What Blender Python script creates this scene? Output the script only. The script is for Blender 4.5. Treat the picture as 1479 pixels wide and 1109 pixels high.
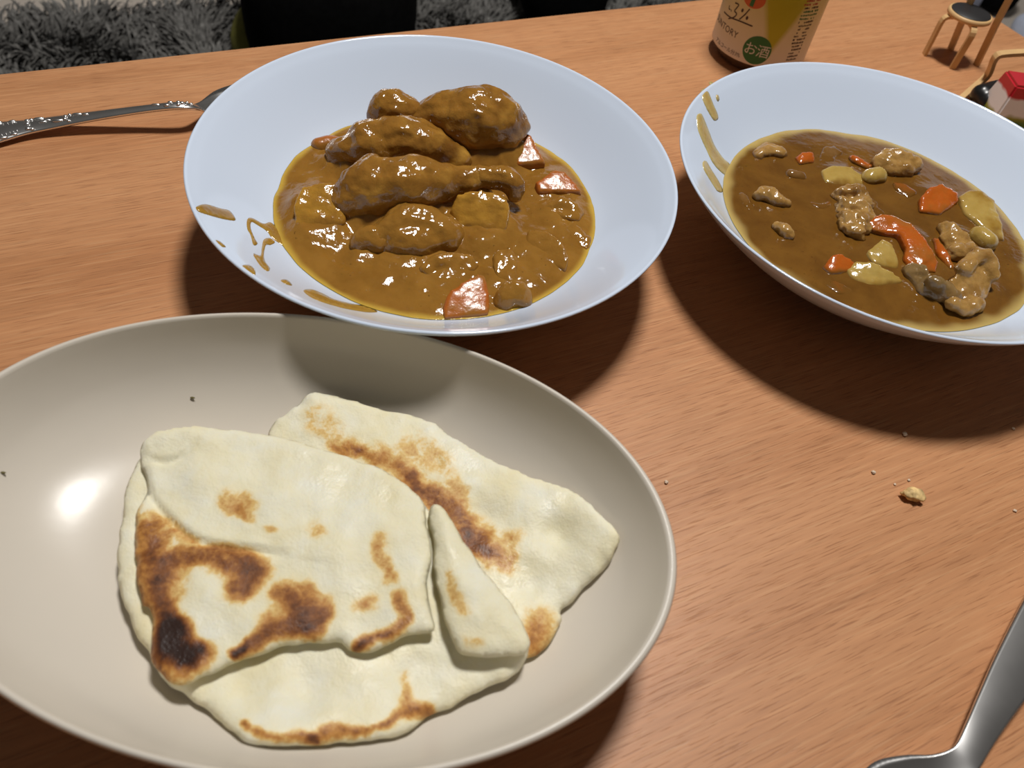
import bpy, bmesh, math, random
import numpy as np
from mathutils import Vector, Matrix, noise as mnoise
from mathutils.geometry import delaunay_2d_cdt

for o in list(bpy.data.objects):
    bpy.data.objects.remove(o)
random.seed(7)
rng = np.random.default_rng(7)
S = bpy.context.scene
COL = S.collection

# ------------------------------------------------------------------ camera
# table top is z = 0, units are metres, the camera stands above the origin
H = 0.268
PITCH, ROLL, FPX = math.radians(50.5), math.radians(10.0), 1111.0
fwd = np.array([0, math.cos(PITCH), -math.sin(PITCH)])
rt0 = np.array([1.0, 0, 0])
up0 = np.cross(rt0, fwd)
CR = math.cos(ROLL) * rt0 + math.sin(ROLL) * up0
CU = -math.sin(ROLL) * rt0 + math.cos(ROLL) * up0
CPOS = np.array([0, 0, H])
cam_d = bpy.data.cameras.new('camera')
cam = bpy.data.objects.new('camera', cam_d)
COL.objects.link(cam)
m = Matrix.Identity(4)
for i in range(3):
    m[i][0], m[i][1], m[i][2], m[i][3] = CR[i], CU[i], -fwd[i], CPOS[i]
cam.matrix_world = m
cam_d.sensor_width = 36
cam_d.lens = FPX / 1479 * 36
cam_d.clip_start = 0.005
cam_d.clip_end = 50
cam_d.dof.use_dof = True
cam_d.dof.focus_distance = 0.38
cam_d.dof.aperture_fstop = 13
S.camera = cam

# ------------------------------------------------------------------ world, lamp, exposure
w = bpy.data.worlds.new('world')
S.world = w
w.use_nodes = True
w.node_tree.nodes['Background'].inputs[0].default_value = (1.0, 0.93, 0.85, 1)
w.node_tree.nodes['Background'].inputs[1].default_value = 0.055
ld = bpy.data.lights.new('ceiling_light', 'AREA')
ld.shape = 'DISK'
ld.size = 0.27
ld.energy = 23
ld.color = (1.0, 0.97, 0.93)
lamp = bpy.data.objects.new('ceiling_light', ld)
lamp.location = (0.10, 0.66, 1.5)
COL.objects.link(lamp)
S.view_settings.view_transform = 'Standard'
S.view_settings.look = 'None'
S.view_settings.exposure = 0.06
S.view_settings.gamma = 1.0
S.view_settings.use_curve_mapping = False


# ------------------------------------------------------------------ measuring helpers
def ray(px, py):
    return (px - 739.5) / FPX * CR - (py - 554.5) / FPX * CU + fwd


def at(px, py, z=0.0):
    """the point at height z that the photograph shows at (px, py)"""
    d = ray(px, py)
    return CPOS + d * ((z - H) / d[2])


def to_px(P):
    P = np.asarray(P, float) - CPOS
    d = P @ fwd
    return np.stack([739.5 + FPX * (P @ CR) / d, 554.5 - FPX * (P @ CU) / d], -1)


def smooth01(x):
    x = np.clip(x, 0, 1)
    return x * x * (3 - 2 * x)


# ------------------------------------------------------------------ object helpers
def link(name, me, mat=None, parent=None, loc=(0, 0, 0), smooth=True):
    o = bpy.data.objects.new(name, me)
    COL.objects.link(o)
    o.location = loc
    if parent is not None:
        o.parent = parent
    if mat is not None and not me.materials:
        me.materials.append(mat)
    if smooth:
        me.polygons.foreach_set('use_smooth', [True] * len(me.polygons))
    return o


def pydata(name, v, f):
    me = bpy.data.meshes.new(name)
    me.from_pydata([tuple(map(float, p)) for p in v], [], f)
    me.update()
    return me


def empty(name, loc=(0, 0, 0)):
    o = bpy.data.objects.new(name, None)
    o.empty_display_size = 0.01
    COL.objects.link(o)
    o.location = loc
    return o


def tag(o, label, cat=None, group=None, kind=None):
    o['label'] = label
    if cat:
        o['category'] = cat
    if group:
        o['group'] = group
    if kind:
        o['kind'] = kind
    return o


def from_bm(name, bm, mat, parent=None, loc=(0, 0, 0), smooth=True):
    me = bpy.data.meshes.new(name)
    bmesh.ops.recalc_face_normals(bm, faces=bm.faces)
    bm.to_mesh(me)
    bm.free()
    return link(name, me, mat, parent, loc, smooth)


def lathe(profile, seg=128, sx=1.0, sy=1.0):
    """closed surface of revolution; profile = [(r, z)] from centre to centre"""
    v, f, rows = [], [], []
    for r, z in profile:
        if r < 1e-7:
            rows.append([len(v)])
            v.append((0, 0, z))
        else:
            rows.append(list(range(len(v), len(v) + seg)))
            for k in range(seg):
                a = 2 * math.pi * k / seg
                v.append((r * sx * math.cos(a), r * sy * math.sin(a), z))
    for A, B in zip(rows, rows[1:]):
        for k in range(seg):
            k2 = (k + 1) % seg
            if len(A) == 1 and len(B) == 1:
                continue
            if len(A) == 1:
                f.append((A[0], B[k], B[k2]))
            elif len(B) == 1:
                f.append((A[k], B[0], A[k2]))
            else:
                f.append((A[k], B[k], B[k2], A[k2]))
    return v, f


def dense(poly, step, closed=True):
    """Catmull-Rom through n-d points, sampled about every `step`"""
    P = np.asarray(poly, float)
    n = len(P)
    out = []
    rng_ = range(n if closed else n - 1)
    for i in rng_:
        if closed:
            p0, p1, p2, p3 = P[i - 1], P[i], P[(i + 1) % n], P[(i + 2) % n]
        else:
            p0, p1, p2, p3 = P[max(i - 1, 0)], P[i], P[i + 1], P[min(i + 2, n - 1)]
        k = max(1, int(round(np.linalg.norm((p2 - p1)[:3]) / step)))
        for j in range(k):
            t = j / k
            out.append(0.5 * (2 * p1 + (p2 - p0) * t + (2 * p0 - 5 * p1 + 4 * p2 - p3) * t * t
                              + (3 * p1 - p0 - 3 * p2 + p3) * t ** 3))
    if not closed:
        out.append(P[-1])
    return np.array(out)


def inside(P, poly):
    x, y = P[:, 0], P[:, 1]
    r = np.zeros(len(P), bool)
    n = len(poly)
    for i in range(n):
        x1, y1 = poly[i]
        x2, y2 = poly[(i + 1) % n]
        c = ((y1 > y) != (y2 > y))
        with np.errstate(divide='ignore', invalid='ignore'):
            xi = (x2 - x1) * (y - y1) / (y2 - y1 + 1e-15) + x1
        r ^= c & (x < xi)
    return r


def seg_dist(P, line, closed=False):
    """distance of points to a polyline and the side they lie on (+ = left)"""
    best = np.full(len(P), 1e9)
    side = np.zeros(len(P))
    n = len(line)
    for i in range(n if closed else n - 1):
        a, b = np.asarray(line[i][:2]), np.asarray(line[(i + 1) % n][:2])
        ab = b - a
        t = np.clip(((P - a) @ ab) / (ab @ ab + 1e-18), 0, 1)
        q = a + t[:, None] * ab
        d = np.linalg.norm(P - q, axis=1)
        s = ab[0] * (P[:, 1] - a[1]) - ab[1] * (P[:, 0] - a[0])
        m_ = d < best
        best[m_] = d[m_]
        side[m_] = np.sign(s[m_])
    return best, side


def vnoise(P, scale, octv=3, seed=0.0):
    return np.array([mnoise.fractal(Vector((p[0] * scale + seed, p[1] * scale - seed, p[2] * scale + 3 * seed)),
                                    1.0, 2.0, octv) for p in P])


# ------------------------------------------------------------------ material helpers
class NT:
    def __init__(s, name):
        s.m = bpy.data.materials.new(name)
        s.m.use_nodes = True
        s.t = s.m.node_tree
        s.b = s.t.nodes['Principled BSDF']

    def n(s, typ, **kw):
        nd = s.t.nodes.new(typ)
        for k, v in kw.items():
            if k.startswith('i_'):
                key = k[2:].replace('_', ' ')
                nd.inputs[key].default_value = v
            else:
                setattr(nd, k, v)
        return nd

    def l(s, a, b):
        s.t.links.new(a, b)

    def set(s, **kw):
        for k, v in kw.items():
            s.b.inputs[k.replace('_', ' ')].default_value = v
        return s

    def coords(s, scale=(1, 1, 1), rot=0.0, kind='Object'):
        tc = s.n('ShaderNodeTexCoord')
        mp = s.n('ShaderNodeMapping')
        mp.inputs['Scale'].default_value = scale
        mp.inputs['Rotation'].default_value = (0, 0, rot)
        s.l(tc.outputs[kind], mp.inputs[0])
        return mp.outputs[0]

    def noise(s, vec, scale, detail=3, rough=0.5, dist=0.0):
        nd = s.n('ShaderNodeTexNoise', i_Scale=scale, i_Detail=detail, i_Roughness=rough, i_Distortion=dist)
        s.l(vec, nd.inputs['Vector'])
        return nd.outputs['Fac']

    def ramp(s, fac, stops):
        nd = s.n('ShaderNodeValToRGB')
        el = nd.color_ramp.elements
        while len(el) < len(stops):
            el.new(0.5)
        for e, (p, c) in zip(el, stops):
            e.position = p
            e.color = (*c, 1) if len(c) == 3 else c
        s.l(fac, nd.inputs[0])
        return nd.outputs[0]

    def math(s, op, a, b=None, c=None, clamp=False):
        nd = s.n('ShaderNodeMath', operation=op, use_clamp=clamp)
        for i, x in enumerate((a, b, c)):
            if x is None:
                continue
            if isinstance(x, (int, float)):
                nd.inputs[i].default_value = x
            else:
                s.l(x, nd.inputs[i])
        return nd.outputs[0]

    def mix(s, fac, a, b, mode='MIX'):
        nd = s.n('ShaderNodeMix', data_type='RGBA', blend_type=mode)
        for sock, x in ((nd.inputs[0], fac), (nd.inputs[6], a), (nd.inputs[7], b)):
            if isinstance(x, (int, float)):
                sock.default_value = x
            elif isinstance(x, tuple):
                sock.default_value = (*x, 1) if len(x) == 3 else x
            else:
                s.l(x, sock)
        return nd.outputs[2]

    def bump(s, h, strength, dist):
        nd = s.n('ShaderNodeBump', i_Strength=strength, i_Distance=dist)
        s.l(h, nd.inputs['Height'])
        s.l(nd.outputs[0], s.b.inputs['Normal'])

    def attr(s, name):
        return s.n('ShaderNodeAttribute', attribute_name=name).outputs['Fac']

    def color(s, c):
        s.l(c, s.b.inputs['Base Color'])
        return s


def simple(name, col, rough=0.5, metal=0.0, spec=0.5, var=0.0, vscale=40.0, bump=0.0, bscale=300.0):
    t = NT(name).set(Roughness=rough, Metallic=metal)
    t.b.inputs['Specular IOR Level'].default_value = spec
    v = t.coords()
    f = t.noise(v, vscale)
    dark = tuple(c * (1 - var) for c in col)
    lite = tuple(min(1, c * (1 + var)) for c in col)
    t.color(t.ramp(f, [(0.3, dark), (0.7, lite)]))
    if bump:
        t.bump(t.noise(v, bscale), 0.5, bump)
    return t.m


TAB = math.radians(32.0)      # direction of the table's long side


def wood_mat():
    t = NT('beech_veneer').set(Roughness=0.42)
    t.b.inputs['Specular IOR Level'].default_value = 0.35
    v = t.coords()
    def st(sx, sy):
        mp = t.n('ShaderNodeMapping')
        mp.inputs['Scale'].default_value = (sx, sy, sx)
        t.l(v, mp.inputs[0])
        return mp.outputs[0]
    band = t.noise(st(2.2, 26), 1.0, 4, 0.55, 0.4)
    base = t.ramp(band, [(0.25, (0.43, 0.190, 0.080)), (0.5, (0.51, 0.240, 0.108)), (0.75, (0.57, 0.280, 0.132))])
    fine = t.noise(st(14, 420), 1.0, 3, 0.6)
    base = t.mix(0.55, base, t.ramp(fine, [(0.3, (0.40, 0.40, 0.40)), (0.7, (0.60, 0.60, 0.60))]), 'OVERLAY')
    fl = t.noise(st(62, 1500), 1.0, 2, 0.55)
    patch = t.noise(st(7, 30), 1.0, 2)
    thr = t.math('MULTIPLY_ADD', patch, -0.14, fl)
    flm = t.ramp(thr, [(0.49, (0, 0, 0)), (0.60, (1, 1, 1))])
    base = t.mix(t.math('MULTIPLY', flm, 0.55), base, (0.25, 0.095, 0.038))
    lt = t.noise(st(30, 900), 1.0, 2, 0.5)
    ltm = t.ramp(lt, [(0.54, (0, 0, 0)), (0.66, (1, 1, 1))])
    base = t.mix(t.math('MULTIPLY', ltm, 0.35), base, (0.64, 0.36, 0.18))
    t.color(base)
    t.bump(t.math('SUBTRACT', 0, flm), 0.25, 0.0002)
    return t.m


def sauce_mat(name, base, dark, thin, thin_w=1.0, rough=0.2, bump=0.0006):
    t = NT(name).set(Roughness=rough)
    t.b.inputs['Specular IOR Level'].default_value = 0.6
    t.b.inputs['Subsurface Weight'].default_value = 0.15
    t.b.inputs['Subsurface Radius'].default_value = (0.004, 0.0015, 0.0004)
    t.b.inputs['Subsurface Scale'].default_value = 0.6
    v = t.coords()
    big = t.noise(v, 55, 4, 0.6, 0.3)
    c = t.ramp(big, [(0.3, dark), (0.65, base)])
    sp = t.noise(v, 620, 2, 0.5)
    spm = t.ramp(sp, [(0.69, (0, 0, 0)), (0.75, (1, 1, 1))])
    c = t.mix(t.math('MULTIPLY', spm, 0.55), c, (0.06, 0.025, 0.006))
    e = t.attr('edge')
    c = t.mix(t.math('MULTIPLY', e, thin_w), c, thin)
    t.color(c)
    h = t.math('ADD', t.math('MULTIPLY', t.noise(v, 380, 3, 0.6), 0.35), t.noise(v, 130, 2))
    t.bump(h, 1.0, bump)
    return t.m


def food_mat(name, cols, scale=120, rough=0.22, sss=0.2, coat_col=None, coat=0.0, cscale=60, bump=0.0005,
             bscale=300, streak=None, sauce=None):
    """moist food with an uneven film of sauce over it"""
    t = NT(name).set(Roughness=rough)
    t.b.inputs['Specular IOR Level'].default_value = 0.55
    t.b.inputs['Subsurface Weight'].default_value = sss
    t.b.inputs['Subsurface Radius'].default_value = (0.004, 0.002, 0.0008)
    t.b.inputs['Subsurface Scale'].default_value = 0.5
    v = t.coords(scale=streak or (1, 1, 1))
    f = t.noise(v, scale, 4, 0.6, 0.4)
    c = t.ramp(f, [(0.25 + 0.5 * i / max(1, len(cols) - 1), k) for i, k in enumerate(cols)])
    v2 = t.coords()
    if coat_col:
        cf = t.noise(v2, cscale, 3, 0.55)
        lo = 0.75 - coat * 0.7
        cm = t.ramp(cf, [(lo, (0, 0, 0)), (min(1, lo + 0.22), (1, 1, 1))])
        c = t.mix(cm, c, coat_col)
    if sauce:
        c = t.mix(t.attr('film'), c, sauce)
    t.color(c)
    h = t.math('ADD', t.math('MULTIPLY', t.noise(v2, bscale, 3, 0.6), 0.5), t.noise(v2, bscale * 0.35, 2))
    t.bump(h, 1.0, bump)
    return t.m


def bread_mat():
    t = NT('flatbread').set(Roughness=0.62)
    t.b.inputs['Specular IOR Level'].default_value = 0.35
    t.b.inputs['Subsurface Weight'].default_value = 0.12
    t.b.inputs['Subsurface Radius'].default_value = (0.004, 0.003, 0.0015)
    t.b.inputs['Subsurface Scale'].default_value = 0.5
    v = t.coords()
    pale = t.ramp(t.noise(v, 60, 4, 0.6, 0.3), [(0.3, (0.78, 0.71, 0.47)), (0.5, (0.80, 0.755, 0.56)), (0.72, (0.80, 0.785, 0.66))])
    ch = t.attr('char')
    n1 = t.math('SUBTRACT', t.noise(v, 170, 5, 0.65, 0.5), 0.5)
    n2 = t.math('SUBTRACT', t.noise(v, 600, 3, 0.6), 0.5)
    nn = t.math('MULTIPLY_ADD', n2, 0.45, n1)
    gate = t.math('MULTIPLY', ch, 4.0, clamp=True)
    x = t.math('MULTIPLY_ADD', t.math('MULTIPLY', nn, gate), 0.75, ch)
    toast = t.ramp(x, [(0.06, (0.83, 0.73, 0.46)), (0.22, (0.74, 0.52, 0.20)), (0.42, (0.50, 0.235, 0.06)),
                       (0.62, (0.24, 0.085, 0.022)), (0.85, (0.075, 0.026, 0.012)), (1.0, (0.03, 0.014, 0.01))])
    mx = t.ramp(x, [(0.0, (0, 0, 0)), (0.24, (1, 1, 1))])
    t.color(t.mix(mx, pale, toast))
    h = t.math('ADD', t.noise(v, 260, 4, 0.6), t.math('MULTIPLY', t.noise(v, 1100, 2), 0.25))
    t.bump(h, 0.8, 0.0006)
    rr = t.ramp(t.noise(v, 45, 3), [(0.42, (0.65, 0.65, 0.65)), (0.68, (0.36, 0.36, 0.36))])
    t.l(rr, t.b.inputs['Roughness'])
    return t.m


M = {}
M['wood'] = wood_mat()
M['bowl'] = simple('white_porcelain', (0.64, 0.725, 0.865), 0.12, var=0.015, vscale=6)
M['plate'] = simple('glazed_stoneware', (0.64, 0.585, 0.505), 0.25, spec=0.32, var=0.03, vscale=14, bump=0.00015, bscale=60)
M['sauce1'] = sauce_mat('thick_curry', (0.305, 0.146, 0.024), (0.225, 0.100, 0.014), (0.56, 0.36, 0.06), rough=0.10, bump=0.0006)
M['sauce2'] = sauce_mat('thin_curry', (0.185, 0.082, 0.012), (0.125, 0.052, 0.0075), (0.50, 0.36, 0.12), rough=0.10, bump=0.00035)
M['smear'] = sauce_mat('curry_smear', (0.46, 0.28, 0.06), (0.36, 0.19, 0.025), (0.60, 0.49, 0.22), rough=0.2)
SC1 = (0.275, 0.128, 0.020)
SC2 = (0.155, 0.067, 0.010)
M['chicken'] = food_mat('curry_coated_chicken', [(0.20, 0.085, 0.013), (0.31, 0.145, 0.023), (0.47, 0.255, 0.045)], 48, 0.11,
                        coat_col=(0.185, 0.078, 0.012), coat=0.40, bump=0.0013, bscale=230, sauce=SC1)
M['potato1'] = food_mat('curry_coated_potato', [(0.40, 0.195, 0.024), (0.52, 0.28, 0.040)], 45, 0.11, coat_col=SC1, coat=0.5, bump=0.0008, sauce=SC1)
M['carrot1'] = food_mat('curry_coated_carrot', [(0.40, 0.100, 0.012), (0.44, 0.130, 0.018)], 70, 0.26, coat_col=(0.31, 0.125, 0.018), coat=0.45, bump=0.0006, sauce=SC1)
M['onion1'] = food_mat('curry_coated_onion', [(0.30, 0.14, 0.022), (0.38, 0.19, 0.036)], 70, 0.10, coat_col=SC1, coat=0.6, bump=0.0012, bscale=200, sauce=SC1)
M['carrot2'] = food_mat('boiled_carrot', [(0.41, 0.085, 0.007), (0.48, 0.115, 0.012)], 60, 0.16, coat_col=(0.33, 0.115, 0.018), coat=0.40, bump=0.0007, sauce=SC2)
M['carrot_sunk'] = food_mat('sunken_carrot', [(0.27, 0.082, 0.010), (0.34, 0.09, 0.011)], 60, 0.14, coat_col=SC2, coat=0.55, sauce=SC2)
M['potato2'] = food_mat('boiled_potato', [(0.38, 0.24, 0.048), (0.50, 0.35, 0.105)], 50, 0.14, coat_col=(0.30, 0.165, 0.024), coat=0.40, sauce=SC2)
M['meat2'] = food_mat('boiled_pork', [(0.24, 0.125, 0.028), (0.40, 0.225, 0.065), (0.48, 0.30, 0.11)], 75, 0.18, coat_col=(0.20, 0.088, 0.014), coat=0.36,
                      bump=0.0011, bscale=260, sauce=SC2)
M['pork_grey'] = food_mat('grey_pork', [(0.17, 0.098, 0.03), (0.29, 0.18, 0.07)], 80, 0.2, coat_col=(0.17, 0.08, 0.015), coat=0.3, bump=0.0011, bscale=260, sauce=SC2)
M['onion2'] = food_mat('boiled_onion', [(0.20, 0.10, 0.030), (0.28, 0.155, 0.06)], 60, 0.08, coat_col=SC2, coat=0.55, sauce=SC2)
M['bread'] = bread_mat()
M['steel'] = simple('stainless_steel', (0.86, 0.85, 0.84), 0.26, metal=1.0, var=0.06, vscale=90)
M['birch'] = simple('lacquered_birch', (0.66, 0.42, 0.19), 0.4, var=0.08, vscale=60)
M['black_seat'] = simple('black_linoleum', (0.022, 0.021, 0.022), 0.45, var=0.2)
M['black_gloss'] = simple('black_leather', (0.012, 0.012, 0.013), 0.3, var=0.2)
M['black_cloth'] = simple('black_cloth', (0.004, 0.004, 0.004), 0.95, var=0.3, vscale=120, spec=0.05)
M['olive'] = simple('olive_cloth', (0.20, 0.19, 0.035), 0.9, var=0.2)
M['floor'] = simple('pale_floor', (0.60, 0.53, 0.46), 0.5, var=0.06, vscale=5)
M['blue_cloth'] = simple('grey_blue_cloth', (0.24, 0.26, 0.34), 0.9, var=0.2)
M['pale_paper'] = simple('pale_paper', (0.60, 0.66, 0.82), 0.7, var=0.1)
M['crumb'] = simple('bread_crumb', (0.72, 0.50, 0.22), 0.7, var=0.4, vscale=400, bump=0.0005)
M['white_crumb'] = simple('pale_crumb', (0.70, 0.56, 0.42), 0.7, var=0.15)
M['herb'] = simple('dry_herb', (0.12, 0.10, 0.03), 0.8, var=0.2)

# ------------------------------------------------------------------ floor, rug, table
FZ = -0.38
me = pydata('floor', [(-4, -3, FZ), (4, -3, FZ), (4, 5, FZ), (-4, 5, FZ)], [(0, 1, 2, 3)])
o = link('floor', me, M['floor'], smooth=False)
tag(o, 'pale beige floor beyond the rug', kind='structure')

ca, sa = math.cos(TAB), math.sin(TAB)
TC = np.array([0.313, 0.788])           # far right corner of the top
TL, TW, TT = 1.2, 0.80, 0.024


def tpt(u, v_):                           # u metres left along the back edge, v_ metres towards the camera
    return TC + np.array([-ca, -sa]) * u + np.array([sa, -ca]) * v_


table = empty('wooden_table', (*tpt(TL / 2, TW / 2), FZ))
tag(table, 'low beech-veneer table under all the dishes', 'table')
bm = bmesh.new()
rad, pts = 0.012, []
for (cu, cv, a0) in ((rad, rad, 0), (TL - rad, rad, 1), (TL - rad, TW - rad, 2), (rad, TW - rad, 3)):
    for k in range(7):
        a = math.pi / 2 * (a0 + k / 6)
        pts.append(tpt(cu - rad * math.cos(a), cv - rad * math.sin(a)))
c0 = tpt(TL / 2, TW / 2)
loc = []
for p in pts:
    d = p - c0
    loc.append((d[0] * ca + d[1] * sa, -d[0] * sa + d[1] * ca))
levels = [(0.0, 0.0022), (-0.0008, 0.0006), (-0.0025, 0.0), (-TT + 0.002, 0.0), (-TT, 0.002)]
rows = []
for z, ins in levels:
    rows.append([bm.verts.new((x * (1 - ins / 0.5), y * (1 - ins / 0.4), z)) for x, y in loc])
bm.faces.new(rows[0])
bm.faces.new(rows[-1][::-1])
n = len(loc)
for A, B in zip(rows, rows[1:]):
    for k in range(n):
        bm.faces.new((A[k], B[k], B[(k + 1) % n], A[(k + 1) % n]))
top = from_bm('tabletop', bm, M['wood'], table, smooth=False)
top.location = (0, 0, -FZ)
top.rotation_euler = (0, 0, TAB)
bm = bmesh.new()
bmesh.ops.create_cube(bm, size=1, matrix=Matrix.Diagonal((0.05, 0.05, -FZ - TT, 1)))
bmesh.ops.bevel(bm, geom=bm.edges[:], offset=0.006, segments=2, affect='EDGES')
legme = bpy.data.meshes.new('leg')
bm.to_mesh(legme)
bm.free()
legme.materials.append(M['wood'])
for u, v_ in ((0.07, 0.07), (TL - 0.07, 0.07), (TL - 0.07, TW - 0.07), (0.07, TW - 0.07)):
    q = tpt(u, v_) - tpt(TL / 2, TW / 2)
    lg = link('leg', legme, None, table, (q[0], q[1], (-FZ - TT) / 2), smooth=False)
    lg.rotation_euler = (0, 0, TAB)

# shaggy rug: a backing and a pile nobody could count
ra = at(0, 46, FZ)[:2]
rb = at(330, 14, FZ)[:2]
rd = (rb - ra) / np.linalg.norm(rb - ra)
rn = np.array([rd[1], -rd[0]])            # towards the camera
if rn[1] > 0:
    rn = -rn
r0 = ra - rd * 0.45
RL, RW = 2.0, 1.5


def rpt(u, v_):
    return r0 + rd * u + rn * v_


rug = empty('shag_rug', (*rpt(RL / 2, RW / 2), FZ))
tag(rug, 'grey shaggy rug on the floor under the table', 'rug')
off = np.array([*rpt(RL / 2, RW / 2), FZ])
q = [rpt(0, 0), rpt(RL, 0), rpt(RL, RW), rpt(0, RW)]
v = [(*p, FZ + 0.001) for p in q] + [(*p, FZ + 0.008) for p in q]
link('backing', pydata('backing', np.array(v) - off, [(0, 1, 2, 3), (4, 5, 6, 7), (0, 1, 5, 4), (1, 2, 6, 5), (2, 3, 7, 6), (3, 0, 4, 7)]),
     simple('rug_backing', (0.035, 0.034, 0.032), 0.95), rug, smooth=False)
vs, fs = [], []
NB = 26000
for i in range(NB):
    u, v_ = random.random() * RL, random.random() ** 1.3 * 0.75
    p = rpt(u, v_)
    tu = mnoise.noise(Vector((p[0] * 9, p[1] * 9, 0.3))) * 3.2
    a = tu * 2 + random.gauss(0, 0.6)
    ln, wd = random.uniform(0.022, 0.042), random.uniform(0.0012, 0.0030)
    ln2 = ln * random.uniform(0.35, 0.9)
    d = np.array([math.cos(a), math.sin(a)])
    s_ = np.array([-d[1], d[0]]) * wd
    b = len(vs)
    for k, (fx, fz, ww) in enumerate(((0, 0, 1), (0.35, 0.62, 1), (0.75, 0.92, 0.8), (1.0, 0.95, 0.2))):
        c = p + d * ln2 * fx
        z = FZ + 0.006 + ln * 0.75 * fz
        vs.append((*(c - s_ * ww), z))
        vs.append((*(c + s_ * ww), z))
    for k in range(3):
        fs.append((b + 2 * k, b + 2 * k + 1, b + 2 * k + 3, b + 2 * k + 2))
t = NT('rug_pile').set(Roughness=0.75)
f = t.noise(t.coords(), 130, 2)
t.color(t.ramp(f, [(0.3, (0.075, 0.072, 0.066)), (0.55, (0.15, 0.145, 0.135)), (0.75, (0.27, 0.26, 0.245))]))
pile = link('pile', pydata('pile', np.array(vs) - off, fs), t.m, rug)
pile['kind'] = 'stuff'

# ------------------------------------------------------------------ bowls
RIM, RIMZ = 0.1135, 0.053
IN = np.array([(0, 0.0070), (0.030, 0.0072), (0.046, 0.0086), (0.058, 0.0126), (0.068, 0.0178), (0.076, 0.0222), (0.080, 0.0247),
               (0.084, 0.0275), (0.090, 0.0325), (0.097, 0.0389), (0.104, 0.0456), (0.109, 0.0502), (0.1115, 0.0520)])
OUT = np.array([(0.1135, 0.0520), (0.1095, 0.0470), (0.103, 0.0400), (0.096, 0.0335), (0.088, 0.0268), (0.078, 0.0190), (0.066, 0.0112),
                (0.056, 0.0062), (0.0515, 0.0046), (0.0505, 0.0006), (0.0490, 0.0), (0.0465, 0.0), (0.0455, 0.0012), (0.0445, 0.0036), (0.0, 0.0040)])


def bowl_z(r):
    return np.interp(r, IN[:, 0], IN[:, 1])


def make_bowl(c, label):
    prof = [tuple(p) for p in dense(IN, 0.003, False)] + [(0.1121, 0.0526), (0.1128, 0.0528), (0.1134, 0.0525)] + [tuple(p) for p in OUT]
    v, f = lathe(prof, 160)
    o = link('porcelain_bowl', pydata('porcelain_bowl', v, f), M['bowl'], loc=(*c, 0.0))
    return tag(o, label, 'bowl', 'round white bowls')


B1 = np.array([-0.0518, 0.3069])
B2 = np.array([0.1762, 0.3562])
make_bowl(B1, 'round white porcelain bowl of thick curry with chicken drumsticks')
make_bowl(B2, 'round white porcelain bowl of thin brown curry, beside the drink can')


def on_bowl(px, py, c):
    """where the sight line through a pixel meets the inner wall of a bowl"""
    d = ray(px, py)
    zs = np.linspace(0.0525, 0.006, 400)
    P = CPOS + d * ((zs - H) / d[2])[:, None]
    g = P[:, 2] - bowl_z(np.linalg.norm(P[:, :2] - c, axis=1))
    k = np.where(g < 0)[0]
    i = k[0] if len(k) else len(zs) - 1
    return P[i]


# ------------------------------------------------------------------ oval plate
PC = np.array([-0.0604, 0.1208])
PA, PB, PZ = 0.1234, 0.0819, 0.045
PIN = np.array([(0, 0.0060), (0.30, 0.0061), (0.50, 0.0069), (0.64, 0.0094), (0.75, 0.0140), (0.84, 0.0205), (0.90, 0.0275), (0.94, 0.0345), (0.962, 0.0400), (0.974, 0.0437)])
POUT = np.array([(1.0, 0.0437), (0.993, 0.0410), (0.965, 0.0340), (0.92, 0.0265), (0.84, 0.0170), (0.74, 0.0090), (0.64, 0.0045), (0.60, 0.0035), (0.595, 0.0004),
                 (0.57, 0.0), (0.55, 0.0008), (0.54, 0.0028), (0.0, 0.0030)])


def plate_z(x, y):
    s = np.sqrt(((x - PC[0]) / PA) ** 2 + ((y - PC[1]) / PB) ** 2)
    return np.interp(s, PIN[:, 0], PIN[:, 1])


prof = [tuple(p) for p in dense(PIN, 0.02, False)] + [(0.978, 0.0447), (0.986, 0.0451), (0.994, 0.0447)] + [tuple(p) for p in POUT]
v, f = lathe(prof, 192, PA, PB)
v = [(x, y, z + 0.0006 * math.sin(2.3 * math.atan2(y, x) + 1.0) * (1 if z > 0.03 else 0)) for x, y, z in v]
o = link('oval_dish', pydata('oval_dish', v, f), M['plate'], loc=(*PC, 0.0))
tag(o, 'deep oval beige-grey stoneware dish with two folded flatbreads', 'dish')


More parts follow.
